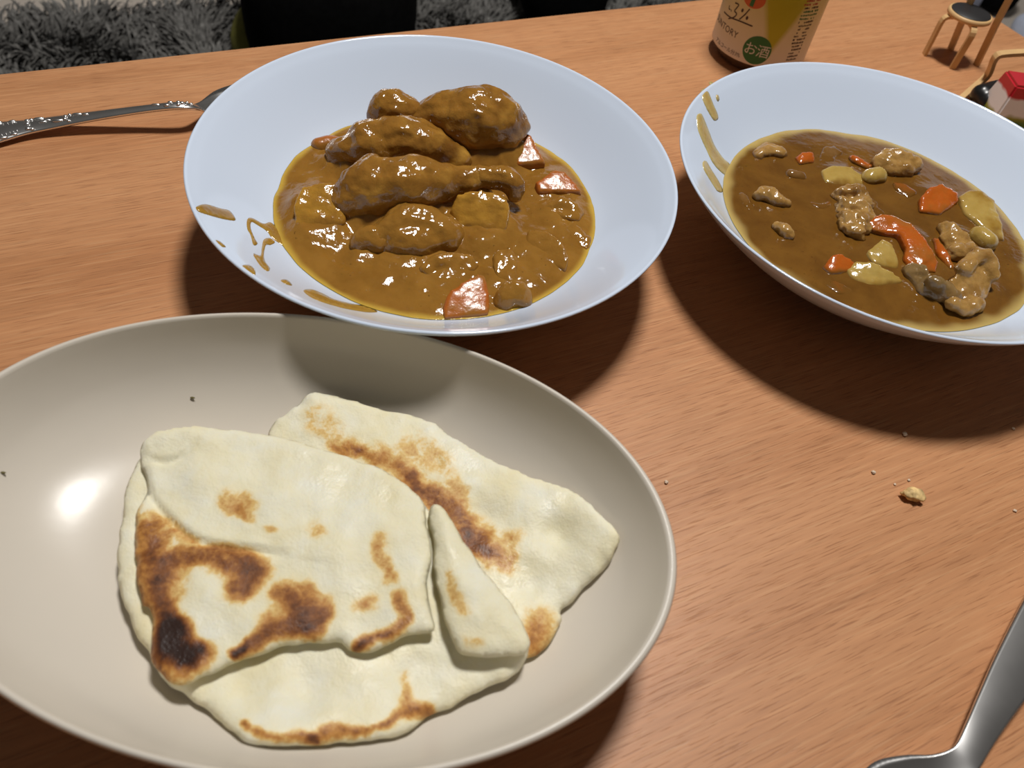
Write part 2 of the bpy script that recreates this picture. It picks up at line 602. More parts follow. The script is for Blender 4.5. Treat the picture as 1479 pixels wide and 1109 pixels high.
# ------------------------------------------------------------------ flatbreads
def slab(name, outline, mat, parent, T=0.0022, edge=0.0032, step=0.0013, inner=(), creases=(), chars=(), wob=0.0008, seed=0.0,
         clear=0.0026, loft=None):
    """soft sheet of dough. outline / inner = [(px, py, z)]; creases = [(px line, depth, width, step, reach)]"""
    ctl = []
    for px, py, z in list(outline) + list(inner):
        P = at(px, py, z)
        for _ in range(12):
            z2 = max(z, plate_z(P[0], P[1]) + clear)
            P = at(px, py, z2)
        ctl.append(P)
    ctl = np.array(ctl)
    ol = dense(ctl[:len(outline)], step)
    jig = vnoise(ol * 1.0, 130, 2, seed)
    nrm = np.roll(ol, -1, 0) - np.roll(ol, 1, 0)
    nrm = np.stack([nrm[:, 1], -nrm[:, 0]], 1)
    nrm /= np.linalg.norm(nrm, axis=1)[:, None] + 1e-12
    ol[:, :2] += nrm * (jig * 0.0009)[:, None]
    b2 = ol[:, :2]
    lo, hi = b2.min(0), b2.max(0)
    gx, gy = np.meshgrid(np.arange(lo[0], hi[0], step), np.arange(lo[1], hi[1], step * 0.87))
    gx = gx + (np.arange(gx.shape[0]) % 2)[:, None] * step / 2
    G = np.stack([gx.ravel(), gy.ravel()], 1)
    G = G[inside(G, b2)]
    d, _ = seg_dist(G, b2, True)
    G, d = G[d > step * 0.5], d[d > step * 0.5]
    nb = len(b2)
    pts = [Vector(p) for p in np.vstack([b2, G])]
    vo, _, fo, _, _, _ = delaunay_2d_cdt(pts, [], [list(range(nb))], 1, 1e-7)
    V = np.array([[p[0], p[1]] for p in vo])
    dist, _ = seg_dist(V, b2, True)
    dist[dist < 1e-6] = 0
    cc = np.vstack([ctl, ol[::6]])
    D2 = ((V[:, None, :] - cc[None, :, :2]) ** 2).sum(2) + 4e-6
    W = D2 ** -1.4
    zc = (W * cc[None, :, 2]).sum(1) / W.sum(1)
    P3 = np.c_[V, np.zeros(len(V))]
    zc += wob * vnoise(P3, 38, 3, seed + 5) * np.clip(dist / 0.006, 0.25, 1)
    th = T * np.sqrt(np.clip(1 - (1 - np.clip(dist / edge, 0, 1)) ** 2, 0, 1))
    zt = zc + th * (1 + 0.25 * vnoise(P3, 90, 2, seed + 9))
    for line, dep, wd, stp, reach in creases:
        L = np.array([at(px, py, float(np.mean(cc[:, 2])))[:2] for px, py in line])
        L = dense(L, 0.002, False)
        dd, sd = seg_dist(V, L)
        endf = np.clip(np.minimum(np.linalg.norm(V - L[0], axis=1), np.linalg.norm(V - L[-1], axis=1)) / 0.008, 0, 1)
        zt -= dep * np.exp(-(dd / wd) ** 2) * (0.3 + 0.7 * endf)
        zt += stp * np.where(sd > 0, np.exp(-dd / reach) * smooth01(dd / (wd * 0.9)), 0) * endf
    zb = zc - th
    pz = plate_z(V[:, 0], V[:, 1]) + 0.0002
    zb = np.maximum(zb, pz)
    zt = np.maximum(zt, zb + 0.00005)
    rim = dist == 0
    n = len(V)
    top = np.c_[V, np.where(rim, zc, zt)]
    bot = np.c_[V, np.where(rim, zc, zb)]
    idx = np.arange(n) + n
    idx[rim] = np.arange(n)[rim]
    faces = [tuple(fc) for fc in fo]
    a = V[list(faces[0])]
    ccw = (a[1, 0] - a[0, 0]) * (a[2, 1] - a[0, 1]) - (a[1, 1] - a[0, 1]) * (a[2, 0] - a[0, 0]) > 0
    if not ccw:
        faces = [fc[::-1] for fc in faces]
    low = [tuple(int(idx[i]) for i in fc[::-1]) for fc in faces]
    allv = np.vstack([top, bot])
    org = np.array([*parent.location]) if parent is not None else np.zeros(3)
    me = pydata(name, allv - org, faces + low)
    ch = np.zeros(len(allv))
    if chars:
        uv = to_px(top)
        uv = uv + np.stack([vnoise(top, 95, 3, seed + 21), vnoise(top, 95, 3, seed + 33)], 1) * 11.0
        for stroke in chars:
            (pp, amp) = stroke
            arr = np.array(pp, float)
            best = np.zeros(n)
            for i in range(len(arr)):
                a_ = arr[i]
                b_ = arr[min(i + 1, len(arr) - 1)]
                ab = b_[:2] - a_[:2]
                tt = np.clip(((uv - a_[:2]) @ ab) / (ab @ ab + 1e-9), 0, 1)
                q = a_[:2] + tt[:, None] * ab
                rr = a_[2] + (b_[2] - a_[2]) * tt
                best = np.maximum(best, 1 - smooth01((np.linalg.norm(uv - q, axis=1) / rr - 0.05) / 1.75))
            ch[:n] = np.maximum(ch[:n], amp * best) + 0.25 * np.minimum(ch[:n], amp * best)
    at_ = me.attributes.new('char', 'FLOAT', 'POINT')
    at_.data.foreach_set('value', ch)
    return link(name, me, mat, parent)


back = empty('flatbread', tuple(at(640, 750, 0.008)))
tag(back, 'flat browned flatbread lying under the folded one', 'flatbread', 'flatbreads in the oval dish')
slab('bread_sheet', [(388, 627, .013), (428, 587, .015), (446, 569, .017), (458, 567, .018), (474, 570, .018), (537, 587, .018), (553, 592, .018), (621, 609, .019), (648, 628, .019), (675, 645, .019),
                     (733, 674, .020), (772, 691, .020), (821, 706, .021), (869, 742, .022), (893, 768, .022), (893, 788, .022), (869, 825, .020), (840, 857, .018),
                     (812, 881, .017), (811, 896, .017), (796, 925, .015), (767, 949, .013), (700, 960, .010), (600, 900, .009), (480, 800, .009), (400, 700, .010)],
     M['bread'], back, T=0.0026, edge=0.005, inner=[(700, 760, .0165), (620, 680, .018), (760, 850, .015), (800, 780, .018)],
     chars=[([(505, 640, 12), (540, 660, 16), (575, 676, 16), (600, 700, 17)], .48), ([(590, 690, 15), (615, 712, 17), (645, 728, 24), (672, 757, 26), (692, 790, 26)], .60),
            ([(692, 785, 26), (716, 803, 20)], .42), ([(600, 650, 26), (640, 668, 22)], .24), ([(655, 695, 12), (668, 708, 10)], .32),
            ([(742, 780, 20), (734, 815, 16)], .28), ([(775, 905, 26), (772, 940, 20)], .42), ([(455, 605, 24), (490, 640, 20)], .22), ([(476, 645, 10), (520, 655, 10)], .36)], seed=1.0)

front = empty('flatbread', tuple(at(450, 850, 0.008)))
tag(front, 'folded flatbread with dark charred patches, on top of the other', 'flatbread', 'flatbreads in the oval dish')
slab('lower_layer', [(210, 655, .016), (236, 634, .017), (294, 628, .018), (373, 637, .019), (438, 652, .020), (507, 672, .020), (560, 691, .021), (621, 738, .022), (660, 779, .022),
                     (699, 830, .022), (733, 872, .022), (760, 920, .0215), (762, 945, .021), (743, 974, .020), (689, 1000, .018), (626, 1032, .017), (577, 1060, .017), (504, 1071, .017),
                     (458, 1076, .017), (398, 1077, .017), (353, 1066, .017), (309, 1034, .016), (264, 999, .016), (234, 977, .0155), (210, 937, .015), (186, 887, .015), (171, 838, .015),
                     (175, 758, .015), (187, 690, .0155)],
     M['bread'], front, T=0.0026, edge=0.005, inner=[(450, 1000, .0165), (350, 1000, .0155), (600, 980, .0175), (400, 830, .0185), (260, 840, .016)],
     chars=[([(356, 1046, 8), (375, 1058, 8), (398, 1066, 9), (448, 1067, 10), (507, 1056, 9), (545, 1048, 8), (592, 1027, 10), (621, 1022, 9)], .52),
            ([(592, 1025, 12), (590, 1000, 8), (586, 980, 8)], .30), ([(446, 1067, 9), (452, 1067, 8)], .8)], seed=2.0)
TOPZ = .0245
slab('folded_flap', [(203, 648, .021), (212, 634, .022), (236, 622, .023), (294, 617, .0235), (373, 626, .024), (438, 641, .0245), (507, 661, .025), (560, 680, .0255), (590, 702, .0265), (613, 730, .027),
                     (617, 755, .027), (623, 794, .027), (617, 833, .027), (622, 876, .0265), (625, 909, .026), (602, 916, .0255), (560, 933, .025), (529, 943, .025), (507, 941, .0245), (492, 930, .0245), (477, 928, .0245), (440, 930, .0245),
                     (408, 935, .024), (353, 955, .0235), (304, 973, .023), (274, 988, .0225), (249, 988, .0225), (226, 967, .022), (218, 937, .022), (219, 880, .0215),
                     (204, 868, .021), (196, 798, .021), (195, 745, .0205), (206, 722, .0205), (212, 705, .0205), (206, 670, .0205)],
     M['bread'], front, T=0.0021, edge=0.0042, inner=[(400, 720, .0255), (500, 800, .0265), (300, 850, .024), (450, 880, .0255), (300, 700, .0245), (560, 780, .027)],
     creases=[([(205, 655), (230, 664), (258, 661), (285, 640)], .0016, .0012, .0009, .006),
              ([(209, 668), (213, 705), (234, 738), (279, 778), (324, 792), (370, 799), (410, 806)], .0017, .0012, .0015, .008)],
     chars=[([(212, 752, 24), (255, 768, 14), (278, 776, 9)], .30), ([(216, 775, 26), (222, 810, 38), (232, 850, 36)], .52), ([(205, 800, 14), (212, 860, 14)], .40), ([(225, 815, 24), (280, 806, 18), (330, 812, 18), (368, 826, 19)], .60),
            ([(340, 846, 18), (366, 832, 22)], .62), ([(228, 850, 20), (242, 890, 22), (246, 920, 26)], .62), ([(244, 905, 24), (248, 940, 30), (272, 948, 24), (284, 940, 16)], 1.0),
            ([(232, 965, 22), (262, 976, 20)], .4),
            ([(412, 856, 16), (440, 872, 26), (462, 878, 22), (448, 900, 22)], .64), ([(445, 890, 22), (400, 903, 20), (372, 925, 13), (336, 947, 10)], .62), ([(355, 938, 7), (330, 948, 7)], .75),
            ([(330, 726, 16), (352, 728, 18), (362, 742, 11)], .40), ([(458, 764, 12), (462, 768, 9)], .32), ([(391, 763, 8), (391, 764, 8)], .26),
            ([(547, 772, 11), (552, 800, 12), (558, 832, 11)], .33), ([(525, 878, 12), (538, 873, 12)], .34), ([(574, 858, 11), (588, 895, 12), (555, 922, 11), (515, 936, 10)], .52),
            ([(555, 924, 6), (512, 938, 6)], .62), ([(180, 860, 8), (205, 872, 8)], .3)], seed=3.0)
slab('folded_corner', [(617, 742, .0275), (627, 728, .029), (645, 737, .029), (660, 767, .029), (699, 822, .029), (733, 866, .0285), (762, 919, .028), (762, 942, .0275), (744, 948, .0275),
                       (699, 949, .0275), (667, 945, .0275), (651, 920, .028), (637, 876, .028), (627, 837, .028), (626, 794, .028), (620, 760, .0275)],
     M['bread'], front, T=0.0032, edge=0.0075, inner=[(690, 890, .030), (645, 790, .0295), (670, 850, .030)],
     chars=[([(648, 825, 9), (655, 850, 10), (668, 880, 12)], .24), ([(676, 925, 9), (692, 926, 9)], .22)], seed=4.0, wob=0.0005)


# ------------------------------------------------------------------ lumps of food
def blob(name, elems, mat, label, cat, group=None, voxel=0.0011, smooth=6, amp=0.0005, nscale=120, seed=0.0, parent=None, wl=0.0250, fh=0.0045):
    bm = bmesh.new()
    allp = []
    for e in elems:
        if e[0] == 'c':                   # chain of (px, py, z, r)
            ch = np.array([[*at(p[0], p[1], p[2]), p[3]] for p in e[1]])
            if len(ch) > 1:
                ch = dense(ch, 0.0022, False)
            for c in ch:
                bmesh.ops.create_icosphere(bm, subdivisions=2, radius=max(c[3], 0.0008), matrix=Matrix.Translation(c[:3]))
                allp.append(c[:3])
        else:                             # hull of (px, py, z), or a top outline over a foot
            P = [at(*p) for p in e[1]]
            if e[0] == 'v':
                m_ = np.mean(P, 0)
                P = P + [np.array([*(m_[:2] + (p[:2] - m_[:2]) * e[3]), e[2]]) for p in P]
            vv = [bm.verts.new(p) for p in P]
            r = bmesh.ops.convex_hull(bm, input=vv)
            bmesh.ops.delete(bm, geom=[g for g in r['geom_interior'] if isinstance(g, bmesh.types.BMVert)], context='VERTS')
            allp += P
    org = np.mean(allp, 0)
    bmesh.ops.translate(bm, verts=bm.verts, vec=-org)
    bmesh.ops.recalc_face_normals(bm, faces=bm.faces)
    me = bpy.data.meshes.new(name)
    bm.to_mesh(me)
    bm.free()
    tmp = bpy.data.objects.new('tmp', me)
    COL.objects.link(tmp)
    md = tmp.modifiers.new('r', 'REMESH')
    md.mode = 'VOXEL'
    md.voxel_size = voxel
    md = tmp.modifiers.new('s', 'SMOOTH')
    md.iterations = smooth
    md.factor = 0.5
    dg = bpy.context.evaluated_depsgraph_get()
    me2 = bpy.data.meshes.new_from_object(tmp.evaluated_get(dg))
    bpy.data.objects.remove(tmp)
    bpy.data.meshes.remove(me)
    n = len(me2.vertices)
    co = np.empty(n * 3)
    no = np.empty(n * 3)
    me2.vertices.foreach_get('co', co)
    me2.vertices.foreach_get('normal', no)
    co, no = co.reshape(-1, 3), no.reshape(-1, 3)
    if amp:
        co = co + no * (amp * vnoise(co, nscale, 3, seed))[:, None]
        me2.vertices.foreach_set('co', co.ravel())
    me2.update()
    me2.name = name
    zs = co[:, 2] + org[2] + 0.0012 * vnoise(co, 140, 2, seed + 2)
    me2.attributes.new('film', 'FLOAT', 'POINT').data.foreach_set('value', 1 - smooth01((zs - wl) / fh))
    if parent is not None:
        org = org - np.array(parent.location)
    o = link(name, me2, mat, parent, tuple(org))
    if label:
        tag(o, label, cat, group)
    return o


def prism(poly, zt, zb, grow=1.06):
    """traced top outline (px, py, z) standing on a slightly wider foot at zb"""
    return ('v', list(poly), zb, grow)


G1 = 'pieces in the thick chicken curry'
D1 = []                                    # (px, py, z, r) centres used for the sauce that climbs up the pieces


def drum(chain, label, extra=(), mat='chicken', seed=0.0, bone=None):
    t = empty('chicken_drumstick', tuple(at(chain[1][0], chain[1][1], 0.012)))
    tag(t, label, 'chicken', 'chicken drumsticks in the thick curry')
    blob('meat', [('c', chain)] + [('c', e) for e in extra], M[mat], None, None, voxel=0.0010, smooth=4, amp=0.0020, nscale=75, seed=seed, parent=t)
    if bone:
        blob('bone_end', [('c', bone)], M[mat], None, None, voxel=0.0009, smooth=4, amp=0.0007, nscale=160, seed=seed + 1, parent=t)
    D1.extend(chain)
    return t


drum([(508, 290, .0305, .0105), (528, 278, .034, .0135), (552, 273, .0355, .0155), (585, 271, .036, .0158), (620, 266, .037, .0125), (655, 260, .038, .0085), (690, 256, .038, .0065)],
     'drumstick in front with its thin bone end pointing at the carrots',
     extra=[[(516, 268, .038, .009), (540, 250, .040, .009)], [(512, 300, .028, .009), (520, 305, .027, .008)], [(575, 252, .0395, .008), (615, 253, .0395, .006)]], seed=1.0,
     bone=[(685, 256, .038, .0062), (705, 256, .038, .0062), (728, 258, .038, .0066), (742, 268, .036, .006), (744, 280, .033, .0045)])
drum([(492, 222, .028, .008), (520, 215, .0325, .0105), (552, 207, .035, .0135), (585, 206, .036, .0138), (615, 212, .035, .012), (640, 222, .032, .0095), (662, 234, .029, .008)],
     'drumstick sunk in sauce between the other two', extra=[[(545, 195, .038, .007), (575, 192, .039, .0075)]], seed=2.0)
drum([(606, 172, .0375, .0085), (632, 170, .039, .0120), (662, 172, .040, .0158), (692, 177, .040, .0185), (720, 182, .039, .0148), (742, 186, .0375, .0085)],
     'uppermost drumstick, knob and meaty end lying across the far side', extra=[[(642, 150, .046, .0062), (668, 150, .046, .006)], [(715, 155, .046, .0085), (735, 168, .044, .0075)]], seed=3.0,
     bone=[(548, 168, .037, .007), (562, 158, .040, .0105), (580, 160, .040, .0095), (600, 163, .040, .0062)])

blob('potato_chunk', [prism([(436, 268, .0375), (462, 262, .0385), (492, 262, .038), (500, 290, .0345), (499, 322, .029), (470, 328, .028), (424, 324, .0285), (424, 296, .0335)], 0, .018)], M['potato1'],
     'broad potato chunk touching the meaty end of the front drumstick', 'potato', G1, smooth=7, amp=0.0008, seed=4)
blob('potato_chunk', [prism([(660, 279, .0395), (700, 272, .041), (726, 281, .040), (736, 294, .038), (734, 328, .031), (716, 343, .028), (662, 328, .0285), (650, 305, .032)], 0, .018)], M['potato1'],
     'cube of potato below the bone of the front drumstick', 'potato', G1, smooth=5, amp=0.0008, seed=5)
blob('potato_chunk', [('c', [(548, 346, .0265, .0075), (570, 332, .029, .009), (592, 322, .031, .0095), (622, 328, .030, .0095), (645, 345, .0265, .009)]), ('c', [(580, 350, .026, .010), (612, 352, .026, .010)])],
     M['onion1'], 'sauce-covered lump standing alone in the open middle of the sauce', 'potato', G1, amp=0.0013, nscale=100, seed=6)
blob('carrot_piece', [prism([(751, 189, .034), (767, 194, .0355), (789, 234, .029), (746, 236, .0285), (740, 205, .032)], 0, .02)], M['carrot1'],
     'orange carrot wedge beside the uppermost drumstick', 'carrot', G1, smooth=3, amp=0.0004, seed=7, wl=0.0225, fh=0.003)
blob('carrot_piece', [prism([(774, 262, .030), (800, 244, .0322), (818, 248, .032), (842, 276, .0282), (778, 276, .028)], 0, .02)], M['carrot1'],
     'low carrot slice half under sauce near the bone end', 'carrot', G1, smooth=3, amp=0.0004, seed=8, wl=0.0225, fh=0.003)
blob('carrot_piece', [prism([(686, 396, .0325), (700, 394, .0325), (708, 430, .0285), (705, 452, .0262), (642, 458, .0258), (640, 440, .0275), (650, 418, .0305)], 0, .018)],
     M['carrot1'], 'bright carrot wedge at the rim side of the sauce, facing the oval dish', 'carrot', G1, smooth=3, amp=0.0004, seed=9, wl=0.0225, fh=0.003)
blob('carrot_piece', [prism([(762, 330, .0295), (790, 332, .0315), (812, 346, .0315), (823, 370, .0295), (818, 390, .0265), (790, 378, .026), (760, 352, .027)], 0, .018)], M['onion1'],
     'rounded carrot slice hidden under a film of sauce', 'carrot', G1, smooth=6, amp=0.0006, seed=10)
blob('carrot_piece', [('c', [(462, 212, .0228, .005), (478, 208, .0238, .005), (495, 209, .0240, .004)])], M['carrot1'], 'sliver of carrot by the sunken drumstick', 'carrot', G1, amp=0.0004, seed=11)
blob('onion_piece', [prism([(780, 300, .0268), (796, 286, .0285), (822, 288, .0285), (842, 306, .0265), (836, 318, .0262), (806, 312, .0268)], 0, .019), ('c', [(790, 303, .0245, .004), (812, 296, .0262, .0042), (834, 308, .0245, .004)])], M['onion1'], 'curled glossy onion strip beside the low carrot slice', 'onion', G1,
     amp=0.0013, nscale=130, seed=12)
blob('onion_piece', [prism([(808, 322, .0265), (834, 322, .0275), (856, 344, .0262), (850, 362, .0252), (826, 346, .0258)], 0, .019)], M['onion1'], 'soft onion piece lying closest to the second bowl', 'onion', G1, amp=0.0012, nscale=130, seed=13)
blob('onion_piece', [prism([(712, 362, .029), (738, 356, .0305), (748, 372, .0295), (746, 408, .026), (716, 404, .026)], 0, .019)], M['onion1'],
     'squarish onion layer between the rim carrot and the film-covered slice', 'onion', G1, amp=0.0009, nscale=140, seed=14)
blob('onion_piece', [('c', [(728, 436, .0245, .0055), (744, 424, .027, .0068), (756, 434, .025, .005)])], M['onion1'], 'small onion nub right next to the rim carrot', 'onion', G1, amp=0.0008, nscale=150, seed=15)
blob('onion_piece', [prism([(600, 392, .0252), (622, 374, .0278), (662, 366, .0285), (694, 380, .0265), (670, 396, .0258), (628, 402, .0252)], 0, .019), ('c', [(612, 390, .0245, .0035), (640, 378, .0265, .0038), (676, 380, .0252, .0035)])], M['onion1'], 'long onion strip below the potato cube', 'onion', G1, amp=0.0013, nscale=130, seed=16)
blob('onion_piece', [('c', [(520, 350, .0262, .0055), (536, 344, .028, .0065), (545, 352, .0265, .006)])], M['onion1'], 'little sauce-covered bit touching the lone lump', 'onion', G1,
     amp=0.001, nscale=150, seed=17)

# ---------------- the thin curry
G2 = 'pieces in the thin brown curry'
sd = [20.0]


def piece(kind, mat, label, cat, elems, **kw):
    sd[0] += 1
    return blob(kind, elems, M[mat], label, cat, G2, seed=sd[0], wl=0.0268, fh=0.0024, **kw)


piece('carrot_piece', 'carrot2', 'small carrot bit near the far side of the thin curry', 'carrot', [prism([(1148, 226, .028), (1160, 217, .031), (1176, 218, .031), (1178, 232, .028), (1155, 236, .028)], 0, .022)], smooth=3)
piece('carrot_piece', 'carrot2', 'thin carrot slice lying beside the folded pork scrap at the far side', 'carrot', [prism([(1226, 222, .029), (1240, 225, .030), (1262, 238, .0285), (1255, 243, .028), (1232, 232, .0285)], 0, .023)], smooth=3)
piece('potato_piece', 'potato2', 'pale potato slice with an amber hollow', 'potato', [prism([(1186, 245, .029), (1200, 237, .0305), (1225, 238, .0305), (1246, 250, .029), (1248, 268, .0275), (1220, 272, .0275), (1192, 262, .028)], 0, .022)], smooth=6)
piece('potato_piece', 'potato2', 'little round potato bit next to the hollow slice', 'potato', [('c', [(1256, 258, .027, .006), (1266, 256, .027, .006)])])
piece('pork_piece', 'meat2', 'folded pork scrap at the far side of the thin curry', 'meat', [('c', [(1270, 238, .028, .005), (1284, 231, .030, .006), (1300, 230, .031, .006), (1318, 240, .029, .0055)]), ('c', [(1290, 245, .028, .006), (1308, 247, .028, .005)])], amp=0.0016, nscale=170)
piece('carrot_piece', 'carrot_sunk', 'sunken carrot next to the big carrot chunk', 'carrot', [prism([(1290, 262, .0285), (1308, 264, .029), (1328, 278, .0285), (1312, 286, .0275), (1292, 272, .0275)], 0, .022)], smooth=5)
piece('carrot_piece', 'carrot2', 'big carrot chunk beside the flat pale potato slice', 'carrot', [prism([(1330, 284, .031), (1345, 268, .034), (1362, 264, .035), (1384, 276, .033), (1386, 290, .030), (1360, 308, .0285), (1330, 304, .0285)], 0, .020)], smooth=4)
piece('potato_piece', 'potato2', 'long flat pale potato slice near the rim', 'potato', [prism([(1386, 282, .031), (1400, 273, .0325), (1418, 274, .033), (1436, 288, .032), (1448, 318, .030), (1453, 346, .028), (1438, 346, .0275), (1420, 328, .029), (1394, 308, .029)], 0, .022)], smooth=6)
piece('pork_piece', 'meat2', 'crumpled pork strip in the middle of the thin curry', 'meat', [('c', [(1212, 285, .0275, .0045), (1226, 279, .0295, .0055), (1242, 285, .029, .0055), (1248, 296, .028, .005)]), ('c', [(1220, 300, .0285, .0055), (1238, 302, .029, .006), (1250, 318, .028, .005)]),
      ('c', [(1222, 316, .028, .005), (1224, 330, .028, .0045), (1238, 338, .0275, .005)]), ('c', [(1240, 320, .029, .0055), (1246, 330, .0275, .005)])], amp=0.0018, nscale=200, voxel=0.0009, smooth=4)
piece('pork_piece', 'meat2', 'small pork bit beside a glassy onion scrap', 'meat', [('c', [(1096, 284, .0275, .004), (1108, 281, .0285, .005), (1120, 290, .0275, .004), (1134, 296, .0265, .003)])], amp=0.0013, nscale=200)
piece('pork_piece', 'meat2', 'tiny pork crumb alone in the open broth', 'meat', [('c', [(1124, 328, .027, .0035), (1132, 333, .028, .004), (1140, 342, .0268, .003)])], amp=0.001, nscale=220, voxel=0.0008)
piece('pork_piece', 'meat2', 'half-sunk pale pork bit close to the smeared wall', 'meat', [('c', [(1096, 226, .0262, .0045), (1108, 218, .0268, .005), (1126, 224, .0262, .0045)])], amp=0.0012, nscale=180)
piece('onion_piece', 'onion2', 'glassy onion scrap by the smeared wall', 'onion', [prism([(1062, 280, .0268), (1072, 274, .0278), (1084, 286, .0276), (1094, 304, .0268), (1078, 304, .0268)], 0, .022)], amp=0.0009, nscale=150)
piece('onion_piece', 'onion2', 'roundish onion bit in the open broth', 'onion', [('c', [(1142, 256, .0248, .0045), (1154, 258, .0250, .0045)])], amp=0.0008)
piece('onion_piece', 'onion2', 'grey onion strip leading from the small far carrot bit', 'onion', [prism([(1180, 236, .0272), (1190, 212, .0282), (1206, 207, .0285), (1218, 220, .0276), (1204, 234, .0272)], 0, .021)], amp=0.0010, nscale=150)
piece('onion_piece', 'onion2', 'dark onion strip beside the crumpled pork', 'onion', [prism([(1252, 280, .027), (1262, 282, .0278), (1280, 308, .0272), (1270, 314, .0268), (1256, 300, .027)], 0, .022)], amp=0.0009, nscale=150)
piece('carrot_piece', 'carrot2', 'long curved carrot slice, the largest in the thin curry', 'carrot', [prism([(1253, 319, .031), (1266, 309, .033), (1290, 309, .0335), (1318, 322, .0335), (1322, 342, .0315), (1296, 338, .030), (1260, 331, .0298)], 0, .022, 1.0), prism([(1290, 316, .0332), (1318, 322, .034), (1338, 344, .0335), (1350, 366, .032), (1334, 380, .031), (1308, 356, .0305), (1300, 340, .031)], 0, .021, 1.0), prism([(1312, 344, .0325), (1338, 346, .0332), (1356, 378, .030), (1352, 392, .0288), (1322, 392, .0288), (1306, 372, .0295)], 0, .021, 1.0)], amp=0.0005, smooth=3)
piece('carrot_piece', 'carrot2', 'narrow carrot stick beside the grey-brown pork', 'carrot', [prism([(1346, 340, .0288), (1356, 342, .0305), (1372, 366, .0305), (1382, 388, .0285), (1372, 388, .0282), (1354, 364, .0286)], 0, .022)], amp=0.0005, smooth=2)
piece('carrot_piece', 'carrot2', 'carrot wedge touching the oval potato slice', 'carrot', [prism([(1188, 384, .028), (1205, 364, .0325), (1218, 364, .033), (1236, 376, .031), (1232, 390, .0285), (1200, 396, .0275)], 0, .021)], smooth=3)
piece('carrot_piece', 'carrot_sunk', 'sunken carrot strip under the wedge', 'carrot', [prism([(1186, 408, .0268), (1208, 404, .0278), (1240, 418, .0274), (1242, 430, .0268), (1206, 424, .0267)], 0, .021)], amp=0.0008, smooth=4)
piece('carrot_piece', 'carrot_sunk', 'sunken orange carrot arc in the open broth', 'carrot', [('c', [(1168, 300, .0238, .0035), (1184, 304, .0242, .004), (1198, 298, .0238, .0035)])], amp=0.0004)
piece('potato_piece', 'potato2', 'potato wedge pointing at the long carrot slice', 'potato', [prism([(1252, 362, .030), (1276, 344, .033), (1288, 350, .033), (1300, 376, .029), (1298, 388, .0285), (1262, 382, .0285)], 0, .021)], smooth=4)
piece('potato_piece', 'potato2', 'oval potato slice with peel between carrot wedge and pork', 'potato', [prism([(1224, 388, .029), (1236, 376, .031), (1262, 378, .0325), (1288, 390, .0315), (1306, 404, .029), (1290, 414, .0275), (1250, 412, .0275), (1230, 402, .028)], 0, .021)], smooth=5)
piece('pork_piece', 'meat2', 'grey-brown pork fold above the curled slice', 'meat', [prism([(1356, 318, .031), (1376, 320, .034), (1392, 332, .034), (1410, 348, .031), (1400, 362, .0285), (1374, 366, .028), (1362, 345, .029)], 0, .022), ('c', [(1378, 366, .029, .005), (1400, 362, .029, .005)])], amp=0.0014, nscale=170, smooth=3)
piece('potato_piece', 'potato2', 'small potato bit tucked behind the pork fold', 'potato', [('c', [(1414, 342, .0285, .0062), (1424, 350, .0285, .0062)])])
piece('pork_piece', 'pork_grey', 'dark grey flat pork slice with a knobbly end', 'meat', [prism([(1308, 384, .031), (1318, 376, .034), (1336, 380, .036), (1352, 400, .036), (1362, 424, .031), (1358, 436, .0285), (1330, 424, .0285), (1312, 400, .029)], 0, .023), ('c', [(1350, 408, .035, .004), (1362, 416, .033, .004), (1374, 430, .030, .005)])],
      amp=0.0014, nscale=190, smooth=3)
piece('pork_piece', 'meat2', 'curled tan pork slice, the tallest piece of the thin curry', 'meat', [prism([(1372, 404, .034), (1392, 386, .037), (1412, 368, .037), (1424, 366, .037), (1434, 396, .034), (1430, 425, .030), (1408, 446, .028), (1378, 442, .028)], 0, .022),
      ('c', [(1392, 388, .037, .004), (1412, 370, .039, .004), (1426, 374, .038, .004), (1434, 400, .034, .0035)]), ('c', [(1374, 440, .030, .004), (1395, 446, .029, .004), (1412, 440, .029, .004)])], amp=0.0013, nscale=150, smooth=3)


